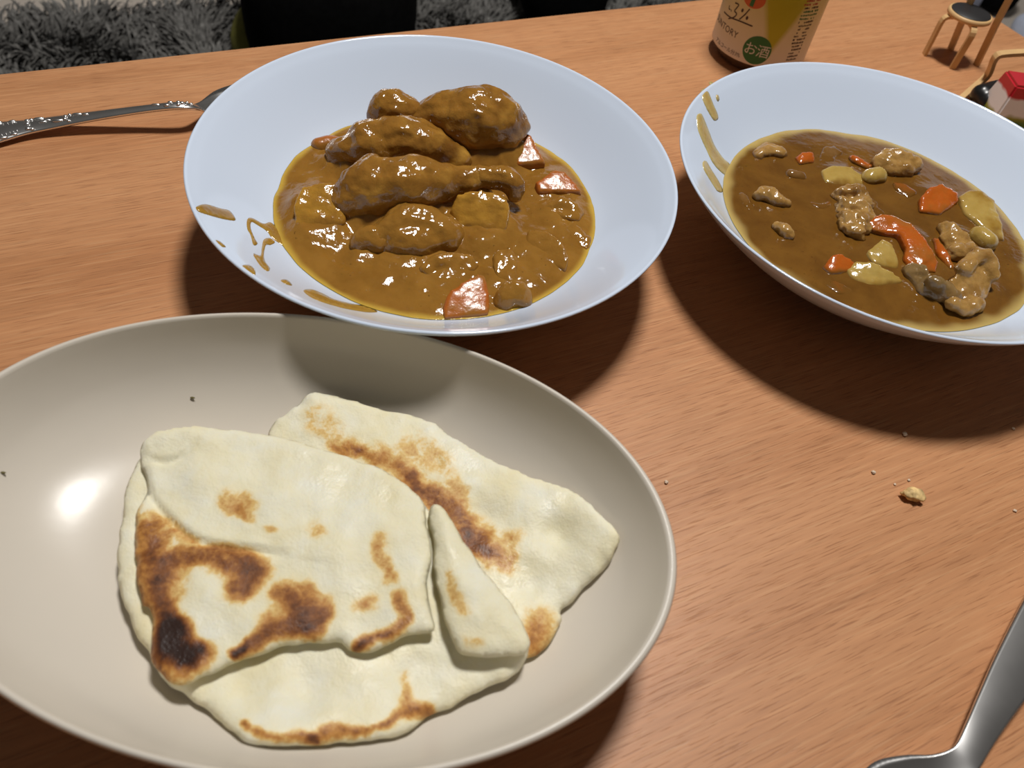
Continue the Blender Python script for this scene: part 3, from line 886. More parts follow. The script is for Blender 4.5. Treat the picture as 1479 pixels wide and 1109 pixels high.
# ------------------------------------------------------------------ the curry itself
def curry(name, c, z0, rbase, mat, label, mound, amp, nscale, climbers, seed, wob=0.018, film=0.0035):
    rings, seg = 95, 300
    th = np.linspace(0, 2 * math.pi, seg, endpoint=False)
    circ = np.stack([np.cos(th), np.sin(th), np.zeros(seg)], 1)
    redge = rbase * (1 + wob * vnoise(circ, 1.6, 3, seed) + 0.35 * wob * vnoise(circ, 7, 2, seed + 3))
    t_ = np.concatenate([np.linspace(0, 0.93, rings - 14), np.linspace(0.935, 1.0, 14)])
    R = t_[:, None] * redge[None, :]
    X, Y = R * np.cos(th), R * np.sin(th)
    P = np.stack([X.ravel(), Y.ravel(), np.zeros(X.size)], 1)
    zed = bowl_z(redge) + 0.0002
    T = np.repeat(t_, seg)
    E = np.tile(zed, rings)
    wgt = smooth01((1 - T) / 0.16)
    z = z0 + mound * (1 - T ** 2) + amp * vnoise(P, nscale, 4, seed)
    W = P[:, :2] + c
    up = np.zeros(len(z))
    for (cx, cy, cz, cr) in climbers:
        d = np.hypot(W[:, 0] - cx, W[:, 1] - cy)
        up = np.maximum(up, (cz - z0) * 0.68 * np.exp(-np.clip((d - cr * 0.75) / (cr * 0.6), 0, 9) ** 2) if cz > z0 else 0)
    z = z + up
    z = z * wgt + E * (1 - wgt)
    z = np.maximum(z, bowl_z(np.hypot(P[:, 0], P[:, 1])) + 0.0002)
    P[:, 2] = z
    f = []
    for i in range(rings - 1):
        for k in range(seg):
            k2 = (k + 1) % seg
            a, b = i * seg + k, i * seg + k2
            f.append((a, a + seg, b + seg, b) if i else (a, a + seg, b + seg))
    # a bottom resting in the bowl closes the body of sauce
    n = len(P)
    V = [tuple(p) for p in P]
    rr = list(np.linspace(1, 0.0, 8)[1:-1])
    prev = [(rings - 1) * seg + k for k in range(seg)]
    for s_ in rr:
        row = []
        for k in range(seg):
            r_ = redge[k] * s_
            row.append(len(V))
            V.append((r_ * math.cos(th[k]), r_ * math.sin(th[k]), float(bowl_z(r_)) + 0.0001))
        for k in range(seg):
            k2 = (k + 1) % seg
            f.append((prev[k], row[k], row[k2], prev[k2]))
        prev = row
    V.append((0, 0, float(bowl_z(0)) + 0.0001))
    for k in range(seg):
        f.append((prev[k], len(V) - 1, prev[(k + 1) % seg]))
    me = pydata(name, V, f)
    e = np.zeros(len(V))
    e[:n] = smooth01(1 - (1 - T) * rbase / film * (1 + 0.6 * vnoise(P, 60, 2, seed + 8)))
    a_ = me.attributes.new('edge', 'FLOAT', 'POINT')
    a_.data.foreach_set('value', e)
    o = link(name, me, mat, loc=(*c, 0))
    return tag(o, label, 'curry')


def climb(lst):
    return [(*at(p[0], p[1], p[2])[:2], p[2], p[3]) for p in lst]


ex1 = [(450, 300, .031, .016), (690, 310, .033, .016), (595, 335, .029, .016), (790, 355, .028, .014), (730, 385, .0275, .010), (742, 428, .0265, .008), (672, 432, .0265, .012),
       (810, 260, .028, .012), (764, 215, .029, .009), (815, 305, .0275, .012), (640, 382, .0268, .012), (535, 350, .0268, .008), (830, 340, .0268, .009)]
cur1 = curry('curry_sauce', B1, .0242, .0792, M['sauce1'], 'thick ochre curry sauce around the chicken drumsticks', 0.0002, 0.0014, 75, climb(D1 + ex1), 3.3)
ex2 = [(1216, 254, .0285, .010), (1358, 286, .0285, .010), (1415, 305, .0285, .012), (1310, 340, .0285, .010), (1270, 390, .0285, .014), (1390, 345, .0285, .010), (1340, 410, .0285, .012), (1402, 410, .0285, .013), (1234, 305, .0282, .010)]
cur2 = curry('curry_sauce', B2, .0268, .0826, M['sauce2'], 'thin dark brown curry around carrots, potatoes and pork', 0.0, 0.00025, 60, climb(ex2), 8.1, wob=0.010, film=0.0060)


def smear(cur, c, outline, th=0.0005, mat='smear', thin=0.3):
    """a splash of sauce stuck to the inner wall of a bowl"""
    ol = dense(np.array(outline, float), 2.5)
    step = 2.6
    lo, hi = ol.min(0), ol.max(0)
    gx, gy = np.meshgrid(np.arange(lo[0], hi[0], step), np.arange(lo[1], hi[1], step))
    G = np.stack([gx.ravel(), gy.ravel()], 1)
    G = G[inside(G, ol)]
    if len(G):
        d, _ = seg_dist(G, ol, True)
        G = G[d > step * 0.45]
    vo, _, fo, _, _, _ = delaunay_2d_cdt([Vector(p) for p in np.vstack([ol, G])], [], [list(range(len(ol)))], 1, 1e-5)
    V = np.array([[p[0], p[1]] for p in vo])
    d, _ = seg_dist(V, ol, True)
    base = np.array([on_bowl(px, py, c) for px, py in V])
    rad_ = base[:, :2] - c
    rr = np.linalg.norm(rad_, axis=1)
    nrm = np.c_[-rad_ / rr[:, None] * 0.6, np.full(len(rr), 0.78)]
    n_ = base + nrm * (0.00015 + th * np.sqrt(np.clip(d / 5.0, 0, 1)))[:, None]
    lowv = base - nrm * 0.0001
    n = len(V)
    fc = [tuple(q) for q in fo]
    a = n_[list(fc[0])]
    if np.cross(a[1] - a[0], a[2] - a[0])[2] < 0:
        fc = [q[::-1] for q in fc]
    cnt = {}
    for q in fc:
        for i in range(len(q)):
            cnt[(q[i], q[(i + 1) % len(q)])] = 1
    walls = [(i, n + i, n + j, j) for (i, j) in cnt if (j, i) not in cnt]
    me = pydata('smear', np.vstack([n_, lowv]) - np.array([*c, 0]), fc + [tuple(n + i for i in q[::-1]) for q in fc] + walls)
    e = np.clip(1 - np.r_[d, d] / 6.0, 0, 1) * thin + thin * 0.5
    me.attributes.new('edge', 'FLOAT', 'POINT').data.foreach_set('value', e)
    return link('smear', me, M[mat], cur)


# thick bowl: dried drips on the near wall
smear(cur1, B1, [(282, 300), (296, 295), (318, 301), (332, 305), (340, 318), (325, 317), (305, 312), (287, 306)], mat='sauce1')
smear(cur1, B1, [(350, 384), (360, 383), (368, 390), (368, 398), (358, 393)], mat='sauce1')
smear(cur1, B1, [(310, 347), (318, 349), (326, 357), (318, 356), (313, 353)], mat='sauce1')
smear(cur1, B1, [(357, 317), (364, 315), (380, 323), (390, 321), (400, 328), (412, 337), (412, 356), (404, 352), (392, 343), (385, 334), (370, 324), (363, 321), (362, 330), (368, 345), (372, 352), (366, 354), (362, 340), (357, 330)], mat='sauce1')
smear(cur1, B1, [(381, 346), (390, 344), (397, 350), (390, 354), (384, 354), (381, 368), (383, 378), (390, 388), (386, 392), (376, 384), (366, 369), (366, 366), (376, 369), (378, 358)], mat='sauce1')
smear(cur1, B1, [(405, 405), (414, 404), (422, 412), (414, 411)], mat='sauce1')
smear(cur1, B1, [(438, 420), (450, 418), (466, 424), (482, 432), (505, 438), (526, 442), (545, 450), (530, 451), (500, 446), (470, 438), (450, 430)], mat='sauce1')
# thin curry bowl: pale streaks on the far left wall
smear(cur2, B2, [(1012, 132), (1018, 128), (1023, 133), (1030, 150), (1036, 164), (1037, 172), (1031, 174), (1024, 164), (1016, 148)], th=0.0003, thin=0.5)
smear(cur2, B2, [(1024, 119), (1028, 118), (1030, 122), (1027, 125)], th=0.0002, thin=0.5)
smear(cur2, B2, [(1034, 137), (1037, 137), (1039, 144), (1037, 147), (1034, 143)], th=0.0002, thin=0.5)
smear(cur2, B2, [(1006, 168), (1012, 164), (1016, 170), (1024, 190), (1032, 210), (1044, 228), (1054, 238), (1050, 252), (1043, 250), (1030, 236), (1018, 212), (1008, 188)], th=0.0003, thin=0.55)
smear(cur2, B2, [(1015, 234), (1020, 233), (1028, 246), (1038, 262), (1044, 276), (1036, 276), (1024, 258), (1016, 244)], th=0.0003, thin=0.5)


# ------------------------------------------------------------------ cutlery
def bar(stations, nx=14):
    """spoon-like sheet: stations = (centre xyz, side vector, half width, dish depth, thickness, crown)"""
    V, f = [], []
    for c, s_, hw, dish, thk, crown in stations:
        for j in range(nx):
            u = -1 + 2 * j / (nx - 1)
            V.append(c + s_ * hw * u + np.array([0, 0, dish * (u * u) - dish + crown * (1 - u * u)]))
        for j in range(nx):
            u = 1 - 2 * j / (nx - 1)
            V.append(c + s_ * hw * u * 0.97 + np.array([0, 0, dish * (u * u) - dish - thk]))
    m_ = 2 * nx
    for i in range(len(stations) - 1):
        for j in range(m_):
            j2 = (j + 1) % m_
            f.append((i * m_ + j, (i + 1) * m_ + j, (i + 1) * m_ + j2, i * m_ + j2))
    f.append(tuple(range(m_))[::-1])
    k = (len(stations) - 1) * m_
    f.append(tuple(k + j for j in range(m_)))
    return V, f


def spoon_mesh(path, widths, dishes, thk, crown, step=0.002):
    """path xyz control points with matching half widths, bowl depths and crowns"""
    C = np.c_[np.array(path), widths, dishes, thk, crown]
    D = dense(C, step, False)
    st = []
    for i in range(len(D)):
        t = D[min(i + 1, len(D) - 1), :3] - D[max(i - 1, 0), :3]
        t /= np.linalg.norm(t)
        s_ = np.cross(np.array([0, 0, 1.0]), t)
        s_ /= np.linalg.norm(s_)
        st.append((D[i, :3], s_, max(D[i, 3], 0.0003), D[i, 4], max(D[i, 5], 0.0004), D[i, 6]))
    return bar(st), st


# ornate spoon lying behind the thick-curry bowl
pth = [at(-120, 214, .004), at(-60, 203, .004), at(0, 188, .0045), at(40, 181, .005), at(75, 175, .006), at(130, 166, .009), at(200, 156, .013), at(250, 150.5, .0155), at(272, 151, .0145), at(288, 153, .011)]
hd = (pth[-1] - pth[-3])
hd[2] = 0
hd /= np.linalg.norm(hd)
e0 = pth[-1]
pth += [e0 + hd * 0.006 + [0, 0, -.0015], e0 + hd * 0.016 + [0, 0, -.003], e0 + hd * 0.030 + [0, 0, -.0035], e0 + hd * 0.044 + [0, 0, -.003], e0 + hd * 0.054 + [0, 0, -.001], e0 + hd * 0.0585 + [0, 0, 0.0005]]
wid = [.0070, .0100, .0088, .0062, .0055, .0042, .0031, .0030, .0032, .0040, .0095, .0175, .0205, .0180, .0100, .001]
dsh = [0, 0, 0, 0, 0, 0, 0, 0, 0, 0.0003, .0018, .0042, .0058, .0045, .0015, 0]
thk = [.0014] * 10 + [.0010] * 6
crn = [.0006, .0008, .0010, .0012, .0012, .0012, .0010, .0010, .0010, .0004, 0, 0, 0, 0, 0, 0]
back_ = (pth[0] - pth[1]) / np.linalg.norm(pth[0] - pth[1]) * [1, 1, 0]
pth = [pth[0] + back_ * .009, pth[0] + back_ * .0075, pth[0] + back_ * .004] + pth
wid, dsh, thk, crn = [.0008, .0032, .0055] + wid, [0] * 3 + dsh, [.0014] * 3 + thk, [.0004] * 3 + crn
(V, f), st = spoon_mesh(pth, wid, dsh, thk, crn)
org = np.mean(V, 0)
zmin = min(p[2] for p in V)
org[2] = zmin
sp1 = empty('ornate_spoon', (org[0], org[1], 0.0003))
tag(sp1, 'stainless spoon with scrollwork handle, tucked behind the thick-curry bowl', 'spoon')
link('spoon_body', pydata('spoon_body', np.array(V) - org, f), M['steel'], sp1)
bm = bmesh.new()


def bead(i, u, r, sx=1.0):
    c, s_, hw, dish, tk, crown = st[i]
    p = c + s_ * hw * u + np.array([0, 0, crown * (1 - u * u) + 0.0001]) - org
    tt = st[min(i + 1, len(st) - 1)][0] - st[max(i - 1, 0)][0]
    a = math.atan2(tt[1], tt[0])
    bmesh.ops.create_icosphere(bm, subdivisions=2, radius=1.0, matrix=Matrix.Translation(p) @ Matrix.Rotation(a, 4, 'Z') @ Matrix.Diagonal((r * sx, r, r * 0.7, 1)))


def near(px, py):
    uv = to_px(np.array([s[0] for s in st]))
    return int(np.argmin(np.hypot(uv[:, 0] - px, uv[:, 1] - py)))


for i in range(near(-110, 212), near(30, 182)):
    bead(i, -0.55, 0.00045)
    bead(i, 0.55, 0.00045)
for px, u, r, sx in ((0, -.85, .0011, 2.4), (0, .85, .0011, 2.4), (18, -.8, .001, 2), (20, .8, .001, 2), (38, -.6, .0013, 1.2), (44, -.75, .0011, 1.2), (40, .6, .0013, 1.2), (46, .7, .0011, 1.2), (42, 0, .0013, 1.3),
                     (58, .7, .0012, 2.6), (64, -.1, .0008, 3), (72, .1, .0008, 3), (84, -.3, .0014, 2.4), (94, .2, .0013, 1), (98, -.25, .0013, 1), (101, .5, .001, 1), (102, -.6, .001, 1), (112, .3, .0011, 2.6), (122, 0, .0009, 2.2),
                     (228, .1, .0008, 3), (240, -.4, .0011, 1.6), (246, .4, .0011, 1.4), (254, -.4, .0011, 1.2), (256, .4, .001, 1.2), (262, 0, .0012, 1.2), (268, -.5, .0009, 1), (270, .5, .0009, 1), (275, 0, .0009, 1.2)):
    bead(near(px, 190 - px * 0.15), u, r, sx)
sc = from_bm('scrollwork', bm, M['steel'], sp1)
sc['kind'] = 'stuff'

# plain spoon at the near right corner
hp = [at(1560, 810, .006), at(1520, 872, .0065), at(1470, 960, .007), at(1438, 1016, .0075), at(1416, 1056, .0078), at(1399, 1088, .0076)]
hd = hp[-1] - hp[-2]
hd[2] = 0
hd /= np.linalg.norm(hd)
hd = np.array([hd[0] * math.cos(-.12) - hd[1] * math.sin(-.12), hd[0] * math.sin(-.12) + hd[1] * math.cos(-.12), 0])
e0 = hp[-1]
hp += [e0 + hd * .005 + [0, 0, -.0003], e0 + hd * .011 + [0, 0, -.0010], e0 + hd * .019 + [0, 0, -.0018], e0 + hd * .030 + [0, 0, -.0022], e0 + hd * .046 + [0, 0, -.0014], e0 + hd * .058 + [0, 0, 0], e0 + hd * .063 + [0, 0, .001]]
back_ = (hp[0] - hp[1]) / np.linalg.norm(hp[0] - hp[1]) * [1, 1, 0]
hp = [hp[0] + back_ * .0465, hp[0] + back_ * .0455, hp[0] + back_ * .042, hp[0] + back_ * .034] + hp
(V, f), st2 = spoon_mesh(hp, [.001, .0045, .0085, .0102, .0096, .0092, .0078, .0062, .0051, .0046, .0051, .0080, .0140, .0190, .0180, .010, .001], [0, 0, 0, 0, 0, 0, 0, 0, 0, 0, .0003, .0010, .0028, .0045, .0038, .001, 0], [.0016] * 17, [.0005] * 9 + [.0004, .0002, 0, 0, 0, 0, 0, 0])
V = np.array(V)
zmin = V[:, 2].min()
org = np.array([*V.mean(0)[:2], zmin])
sp2 = link('plain_spoon', pydata('plain_spoon', V - org, f), M['steel'], loc=(org[0], org[1], 0.0003))
tag(sp2, 'plain stainless spoon with broad flat handle, on the bare table', 'spoon')

# ------------------------------------------------------------------ drink can
CC, CRAD, CH = np.array([0.1345, 0.5715]), 0.0345, 0.122


def can_hit(px, py):
    d = ray(px, py)
    a = d[0] ** 2 + d[1] ** 2
    b = -2 * (d[0] * CC[0] + d[1] * CC[1])
    k = CC @ CC - CRAD ** 2
    t = (-b - math.sqrt(max(b * b - 4 * a * k, 0))) / (2 * a)
    P = CPOS + d * t
    return math.atan2(P[1] - CC[1], P[0] - CC[0]), P[2]


A0, Z0 = can_hit(1093, 73)                 # centre of the green disc
can = empty('drink_can', (*CC, 0))
tag(can, 'aluminium drink can with pale yellow label behind the thin-curry bowl', 'can')
t = NT('can_label').set(Roughness=0.38)
t.b.inputs['Specular IOR Level'].default_value = 0.4
tc = t.n('ShaderNodeTexCoord')
sp = t.n('ShaderNodeSeparateXYZ')
t.l(tc.outputs['Object'], sp.inputs[0])
ang = t.math('ARCTAN2', sp.outputs[1], sp.outputs[0])
rel = t.math('SUBTRACT', ang, A0)
zz = sp.outputs[2]
# a broad lemon-yellow shape that narrows downwards, on a cream ground
wv = t.math('MULTIPLY_ADD', zz, 11.5, -0.14)
dist = t.math('ABSOLUTE', t.math('SUBTRACT', rel, can_hit(1136, 8)[0] - A0))
shape = t.ramp(t.math('SUBTRACT', wv, dist), [(0.0, (0, 0, 0)), (0.12, (1, 1, 1))])
ground = t.ramp(t.math('MULTIPLY', zz, 12), [(0.10, (0.80, 0.72, 0.66)), (0.55, (0.78, 0.68, 0.34)), (0.9, (0.75, 0.64, 0.16))])
t.color(t.mix(shape, ground, (0.52, 0.47, 0.02)))
M['can'] = t.m
M['alu'] = simple('aluminium', (0.55, 0.50, 0.46), 0.3, metal=1.0)
v, f = lathe([(0.0335, 0.0085), (0.0346, 0.0095), (CRAD, 0.011), (CRAD, 0.03), (CRAD, 0.06), (CRAD, 0.09), (CRAD, CH - 0.012), (CRAD - 0.003, CH - 0.006), (CRAD - 0.006, CH - 0.003)], 96)
link('label_sleeve', pydata('label_sleeve', v, f), M['can'], can)
v, f = lathe([(0, 0.009), (0.018, 0.006), (0.024, 0.001), (0.0255, 0.0), (0.027, 0.001), (0.031, 0.0055), (0.0338, 0.0088)], 96)
link('base', pydata('base', v, f), M['alu'], can)
v, f = lathe([(CRAD - 0.0062, CH - 0.0032), (CRAD - 0.006, CH), (CRAD - 0.007, CH + 0.0004), (CRAD - 0.0078, CH - 0.001), (CRAD - 0.009, CH - 0.004), (0, CH - 0.004)], 96)
lid = link('lid', pydata('lid', v, f), M['alu'], can)
V, f = [], []
for k in range(32):
    a = 2 * math.pi * k / 32
    for q in range(8):
        b = 2 * math.pi * q / 8
        V.append(((0.0075 + 0.0017 * math.cos(b)) * math.cos(a), (0.0048 + 0.0017 * math.cos(b)) * math.sin(a), CH - 0.0028 + 0.0010 * math.sin(b)))
        f.append((k * 8 + q, (k + 1) % 32 * 8 + q, (k + 1) % 32 * 8 + (q + 1) % 8, k * 8 + (q + 1) % 8))
link('pull_tab', pydata('pull_tab', V, f), M['alu'], lid)

PR = 0.00012


def wrap(u, z, lift=PR):                    # u metres to the right along the can wall from the disc centre
    a = A0 + u / CRAD
    return ((CRAD + lift) * math.cos(a), (CRAD + lift) * math.sin(a), z)


def ink(name, col):
    return simple(name, col, 0.5, var=0.05)


M['ink'] = ink('brown_ink', (0.05, 0.022, 0.015))
M['green'] = ink('green_print', (0.025, 0.16, 0.04))
M['wht'] = ink('white_print', (0.75, 0.72, 0.66))
M['red'] = ink('red_print', (0.45, 0.05, 0.03))
M['orange'] = ink('orange_print', (0.66, 0.13, 0.03))


def disc(cu, cz, rx, rz, mat, name, lift, ang0=0, ang1=2 * math.pi, n=48):
    V = [wrap(cu, cz, lift)]
    f = []
    for ring in (0.5, 1.0):
        for k in range(n):
            a = ang0 + (ang1 - ang0) * k / (n - 1)
            V.append(wrap(cu + rx * ring * math.cos(a), cz + rz * ring * math.sin(a), lift))
    for k in range(n - 1):
        f.append((0, 1 + k, 2 + k))
        f.append((1 + k, 1 + n + k, 2 + n + k, 2 + k))
    return link(name, pydata(name, V, f), mat, can)


def text_on(body, u, z, size, mat, name, lift=PR, spacing=1.0, align='LEFT', shear=0.0):
    cd = bpy.data.curves.new(name, 'FONT')
    cd.body = body
    cd.size = size
    cd.align_x = align
    cd.space_character = spacing
    cd.shear = shear
    cd.resolution_u = 3
    tmp = bpy.data.objects.new('tmp', cd)
    COL.objects.link(tmp)
    dg = bpy.context.evaluated_depsgraph_get()
    me = bpy.data.meshes.new_from_object(tmp.evaluated_get(dg))
    bpy.data.objects.remove(tmp)
    for vv in me.vertices:
        vv.co = wrap(u + vv.co.x, z + vv.co.y, lift)
    me.name = name
    me.materials.clear()
    return link(name, me, mat, can, smooth=False)


def stroke(pts, wd, mat, name, lift=PR):
    D = dense(np.array(pts, float), 0.0006, False)
    V, f = [], []
    for i in range(len(D)):
        tt = D[min(i + 1, len(D) - 1)] - D[max(i - 1, 0)]
        tt = tt / (np.linalg.norm(tt) + 1e-9)
        nn = np.array([-tt[1], tt[0]]) * wd / 2
        V += [wrap(*(D[i] + nn), lift), wrap(*(D[i] - nn), lift)]
    for i in range(len(D) - 1):
        f.append((2 * i, 2 * i + 1, 2 * i + 3, 2 * i + 2))
    return link(name, pydata(name, V, f), mat, can, smooth=False)


def cu(px, py):
    a, z = can_hit(px, py)
    return (a - A0) * CRAD, z


disc(0, Z0, 0.0098, 0.0098, M['green'], 'badge', PR)
text_on('お酒', 0, Z0 - 0.0032, 0.0092, M['wht'], 'badge_text', PR * 2, align='CENTER', spacing=0.95)
u1, z1 = cu(1064, 54)
text_on('SUNTORY', u1 + 0.0005, z1 - 0.0008, 0.0062, M['ink'], 'brand_text', align='RIGHT', spacing=1.05)
u1, z1 = cu(1066, 82)
text_on('アルコール分3%', u1 + 0.001, z1, 0.0036, M['ink'], 'small_text', align='RIGHT')
stroke([cu(1062, 4), cu(1067, 7), cu(1063, 13), cu(1061, 16), cu(1064, 20), cu(1060, 25), cu(1052, 27)], 0.0009, M['ink'], 'numeral')
stroke([cu(1054, 8), cu(1053, 12), cu(1055, 14)], 0.0008, M['ink'], 'numeral')
stroke([cu(1056, 15), cu(1056.8, 15.6)], 0.0012, M['ink'], 'decimal_point')
stroke([cu(1083, 13), cu(1076, 21), cu(1068, 28)], 0.0009, M['ink'], 'percent_sign')
for q in ((1072.5, 15), (1079, 26)):
    uu, z_ = cu(*q)
    disc(uu, z_, 0.0009, 0.0013, M['ink'], 'percent_dot', PR, n=16)
stroke([cu(1046, 17), cu(1055, 25), cu(1070, 31), cu(1087, 38)], 0.0009, M['ink'], 'underline')
uu, z_ = cu(1085, 9)
disc(uu, z_ + .0055, 0.0085, 0.0065, M['orange'], 'fruit_print', PR)
stroke([(uu, z_), (uu + .0002, z_ + 0.006)], 0.0028, M['green'], 'leaf_print', PR * 2)
# the columns of illegible small print, as printed rows
uA, zA = cu(1163, 3)
uB, zB = cu(1186, 3)
for r_ in range(19):
    z_ = zA - 0.0024 * r_
    if z_ < 0.013:
        break
    x = uA + 0.0002 * r_
    end = uA + (0.0135 if r_ < 7 else 0.0125)
    mt = M['red'] if r_ < 2 else (M['green'] if r_ in (3, 4, 5) else M['ink'])
    V, f = [], []
    while x < end:
        wd = random.uniform(0.0005, 0.0016)
        if random.random() < 0.8:
            b = len(V)
            hh = random.uniform(0.0008, 0.0014)
            V += [wrap(x, z_), wrap(x + wd, z_), wrap(x + wd, z_ + hh), wrap(x, z_ + hh)]
            f.append((b, b + 1, b + 2, b + 3))
        x += wd + random.uniform(0.0002, 0.0006)
    if f:
        link('print_row', pydata('print_row', V, f), mt, can, smooth=False)


# ------------------------------------------------------------------ miniature furniture
def strip(path, side, wd, thk, name, mat, parent, org, step=0.0015):
    """bent flat bar: path xyz, constant side vector"""
    D = dense(np.array(path, float), step, False)
    s_ = np.array(side, float)
    s_ /= np.linalg.norm(s_)
    V, f = [], []
    for i in range(len(D)):
        tt = D[min(i + 1, len(D) - 1)] - D[max(i - 1, 0)]
        tt /= np.linalg.norm(tt)
        nn = np.cross(tt, s_)
        nn /= np.linalg.norm(nn)
        for a, b in ((-1, -1), (1, -1), (1, 1), (-1, 1)):
            V.append(D[i] + s_ * a * wd / 2 + nn * b * thk / 2 - org)
    for i in range(len(D) - 1):
        for j in range(4):
            j2 = (j + 1) % 4
            f.append((4 * i + j, 4 * i + j2, 4 * i + 4 + j2, 4 * i + 4 + j))
    f.append((3, 2, 1, 0))
    k = 4 * (len(D) - 1)
    f.append((k, k + 1, k + 2, k + 3))
    bm = bmesh.new()
    me = pydata(name, V, f)
    bm.from_mesh(me)
    bpy.data.meshes.remove(me)
    return from_bm(name, bm, mat, parent, smooth=False)


F1, F2, F3, F4 = [np.array([*at(px, py, 0.0)[:2], 0]) for px, py in ((1335, 79), (1373, 71), (1375, 99), (1410, 94))]
SC_ = (F1 + F2 + F3 + F4) / 4
SZ = 0.0345
seatc = np.array([*at(1402, 19, SZ)[:2], SZ])
chair = empty('miniature_chair', (SC_[0], SC_[1], 0))
tag(chair, 'miniature birch chair with round black seat, standing behind the bowls', 'toy chair')
org = np.array([SC_[0], SC_[1], 0.0])
v, f = lathe([(0, SZ + .0008), (.0152, SZ + .0008), (.0162, SZ + .0004), (.0164, SZ - .0022), (.0158, SZ - .0028), (0, SZ - .0028)], 56)
link('seat', pydata('seat', np.array(v) + np.array([*(seatc - org)[:2], 0]), f), M['birch'], chair)
v, f = lathe([(0, SZ + .0014), (.0143, SZ + .0014), (.0147, SZ + .0010), (.0147, SZ + .0006), (0, SZ + .0006)], 56)
link('seat_pad', pydata('seat_pad', np.array(v) + np.array([*(seatc - org)[:2], 0]), f), M['black_seat'], chair)
for F_ in (F1, F3):
    d = seatc - F_
    d[2] = 0
    L = np.linalg.norm(d)
    d /= L
    k0 = seatc - d * 0.0185
    strip([F_, F_ * .5 + k0 * .5 + [0, 0, -SZ * .5 + SZ * .42], k0 + [0, 0, -.0085], k0 + d * .0012 + [0, 0, -.0052], k0 + d * .004 + [0, 0, -.0040], k0 + d * .010 + [0, 0, -.0038]],
          np.cross(d, [0, 0, 1]), .0046, .0022, 'leg', M['birch'], chair, org)
pt = []
for F_, tp in ((F2, (1400, 6, .0355)), (F4, (1440, 32, .0345))):
    q = at(*tp)
    dirv = np.array([*((q - F_)[:2] / q[2] * 0.55), 1.0])
    q2 = q + dirv * (0.072 - q[2])
    pt.append((q - dirv * q[2], dirv))
    side = (F4 - F2) / np.linalg.norm(F4 - F2)
    strip([F_, F_ * .45 + q * .55, q, q * .5 + q2 * .5, q2], side, .0046, .0024, 'back_post', M['birch'], chair, org)
arr = []
mid = seatc * np.array([1, 1, 0])
bk = []
for k in range(9):
    s_ = k / 8
    a = (pt[0][0] + pt[0][1] * .060) * (1 - s_) + (pt[1][0] + pt[1][1] * .060) * s_
    out = (F2 + F4) / 2 - SC_
    out /= np.linalg.norm(out)
    bk.append(a + out * (0.002 + 0.003 * math.sin(math.pi * s_)))
strip(bk, (0, 0, 1), .014, .0016, 'backrest', M['black_seat'], chair, org)

# miniature armchair with a carton on it, cut off by the frame
ar = [at(1378, 151, .003), at(1400, 132, .006), at(1422, 113, .011), at(1429, 104, .016), at(1435, 88, .026), at(1440, 81, .030), at(1449, 78, .032), at(1480, 76, .033), at(1515, 76, .033), at(1535, 84, .028), at(1535, 110, .014), at(1528, 128, .003)]
org = np.array([*at(1480, 130, 0)[:2], 0])
arm = empty('miniature_armchair', tuple(org))
tag(arm, 'miniature bentwood armchair with black upholstery behind the thin-curry bowl', 'toy chair')
sv = np.cross(ar[7] - ar[2], [0, 0, 1.0])
sv /= np.linalg.norm(sv)
if sv[1] > 0:
    sv = -sv
strip(ar, sv, .0062, .0026, 'side_frame', M['birch'], arm, org)
strip([p + sv * 0.044 for p in ar], sv, .0062, .0026, 'side_frame', M['birch'], arm, org)
sx = ar[7] - ar[2]
sx[2] = 0
sx /= np.linalg.norm(sx)
c0 = at(1424, 135, .012)
blob('upholstered_seat', [('c', [(1418, 137, .0115, .0080), (1445, 130, .0120, .0080), (1480, 124, .0120, .0080)]), ('c', [(1426, 147, .0100, .0080), (1460, 142, .0100, .0080), (1500, 138, .0100, .0080)])],
     M['black_gloss'], None, None, smooth=8, amp=0.0, parent=arm)

# small glossy carton, red, white and green
P00 = at(1453, 100, .034)
t = NT('carton_print').set(Roughness=0.15)
v_ = t.coords()
sp = t.n('ShaderNodeSeparateXYZ')
t.l(v_, sp.inputs[0])
nz = t.noise(v_, 90, 1)
hz = t.math('MULTIPLY_ADD', nz, 0.006, sp.outputs[2])
col = t.ramp(t.math('MULTIPLY', hz, 25), [(0.0, (0.02, 0.07, 0.015)), (0.28, (0.05, 0.13, 0.02)), (0.34, (0.25, 0.25, 0.03)), (0.40, (0.72, 0.70, 0.70)), (0.66, (0.74, 0.72, 0.72)), (0.70, (0.45, 0.02, 0.03)), (1, (0.52, 0.03, 0.04))])
for n_ in t.t.nodes:
    if n_.type == 'VALTORGB':
        n_.color_ramp.interpolation = 'LINEAR'
t.color(col)
bm = bmesh.new()
ux = np.array([sx[0], sx[1], 0])
vx = sv
lean = ux * 0.10 + vx * 0.14
Wd, Dp, Ht = 0.030, 0.030, 0.032
base = [np.array([0, 0, 0]), ux * Wd, ux * Wd + vx * Dp, vx * Dp]
topr = [(base[i]) * 0.72 + (ux * Wd * .14 + vx * Dp * .10) + np.array([0, 0, Ht]) for i in range(4)]
b_ = [bm.verts.new(p) for p in base]
t_ = [bm.verts.new(p) for p in topr]
bm.faces.new(b_[::-1])
bm.faces.new(t_)
for i in range(4):
    bm.faces.new((b_[i], b_[(i + 1) % 4], t_[(i + 1) % 4], t_[i]))
bmesh.ops.bevel(bm, geom=bm.edges[:], offset=0.0014, segments=2, affect='EDGES')
corner = topr[0]
ct = from_bm('small_carton', bm, t.m, None, tuple(P00 - corner), smooth=False)
tag(ct, 'small glossy red, white and green carton against the black seat of the toy armchair', 'carton')

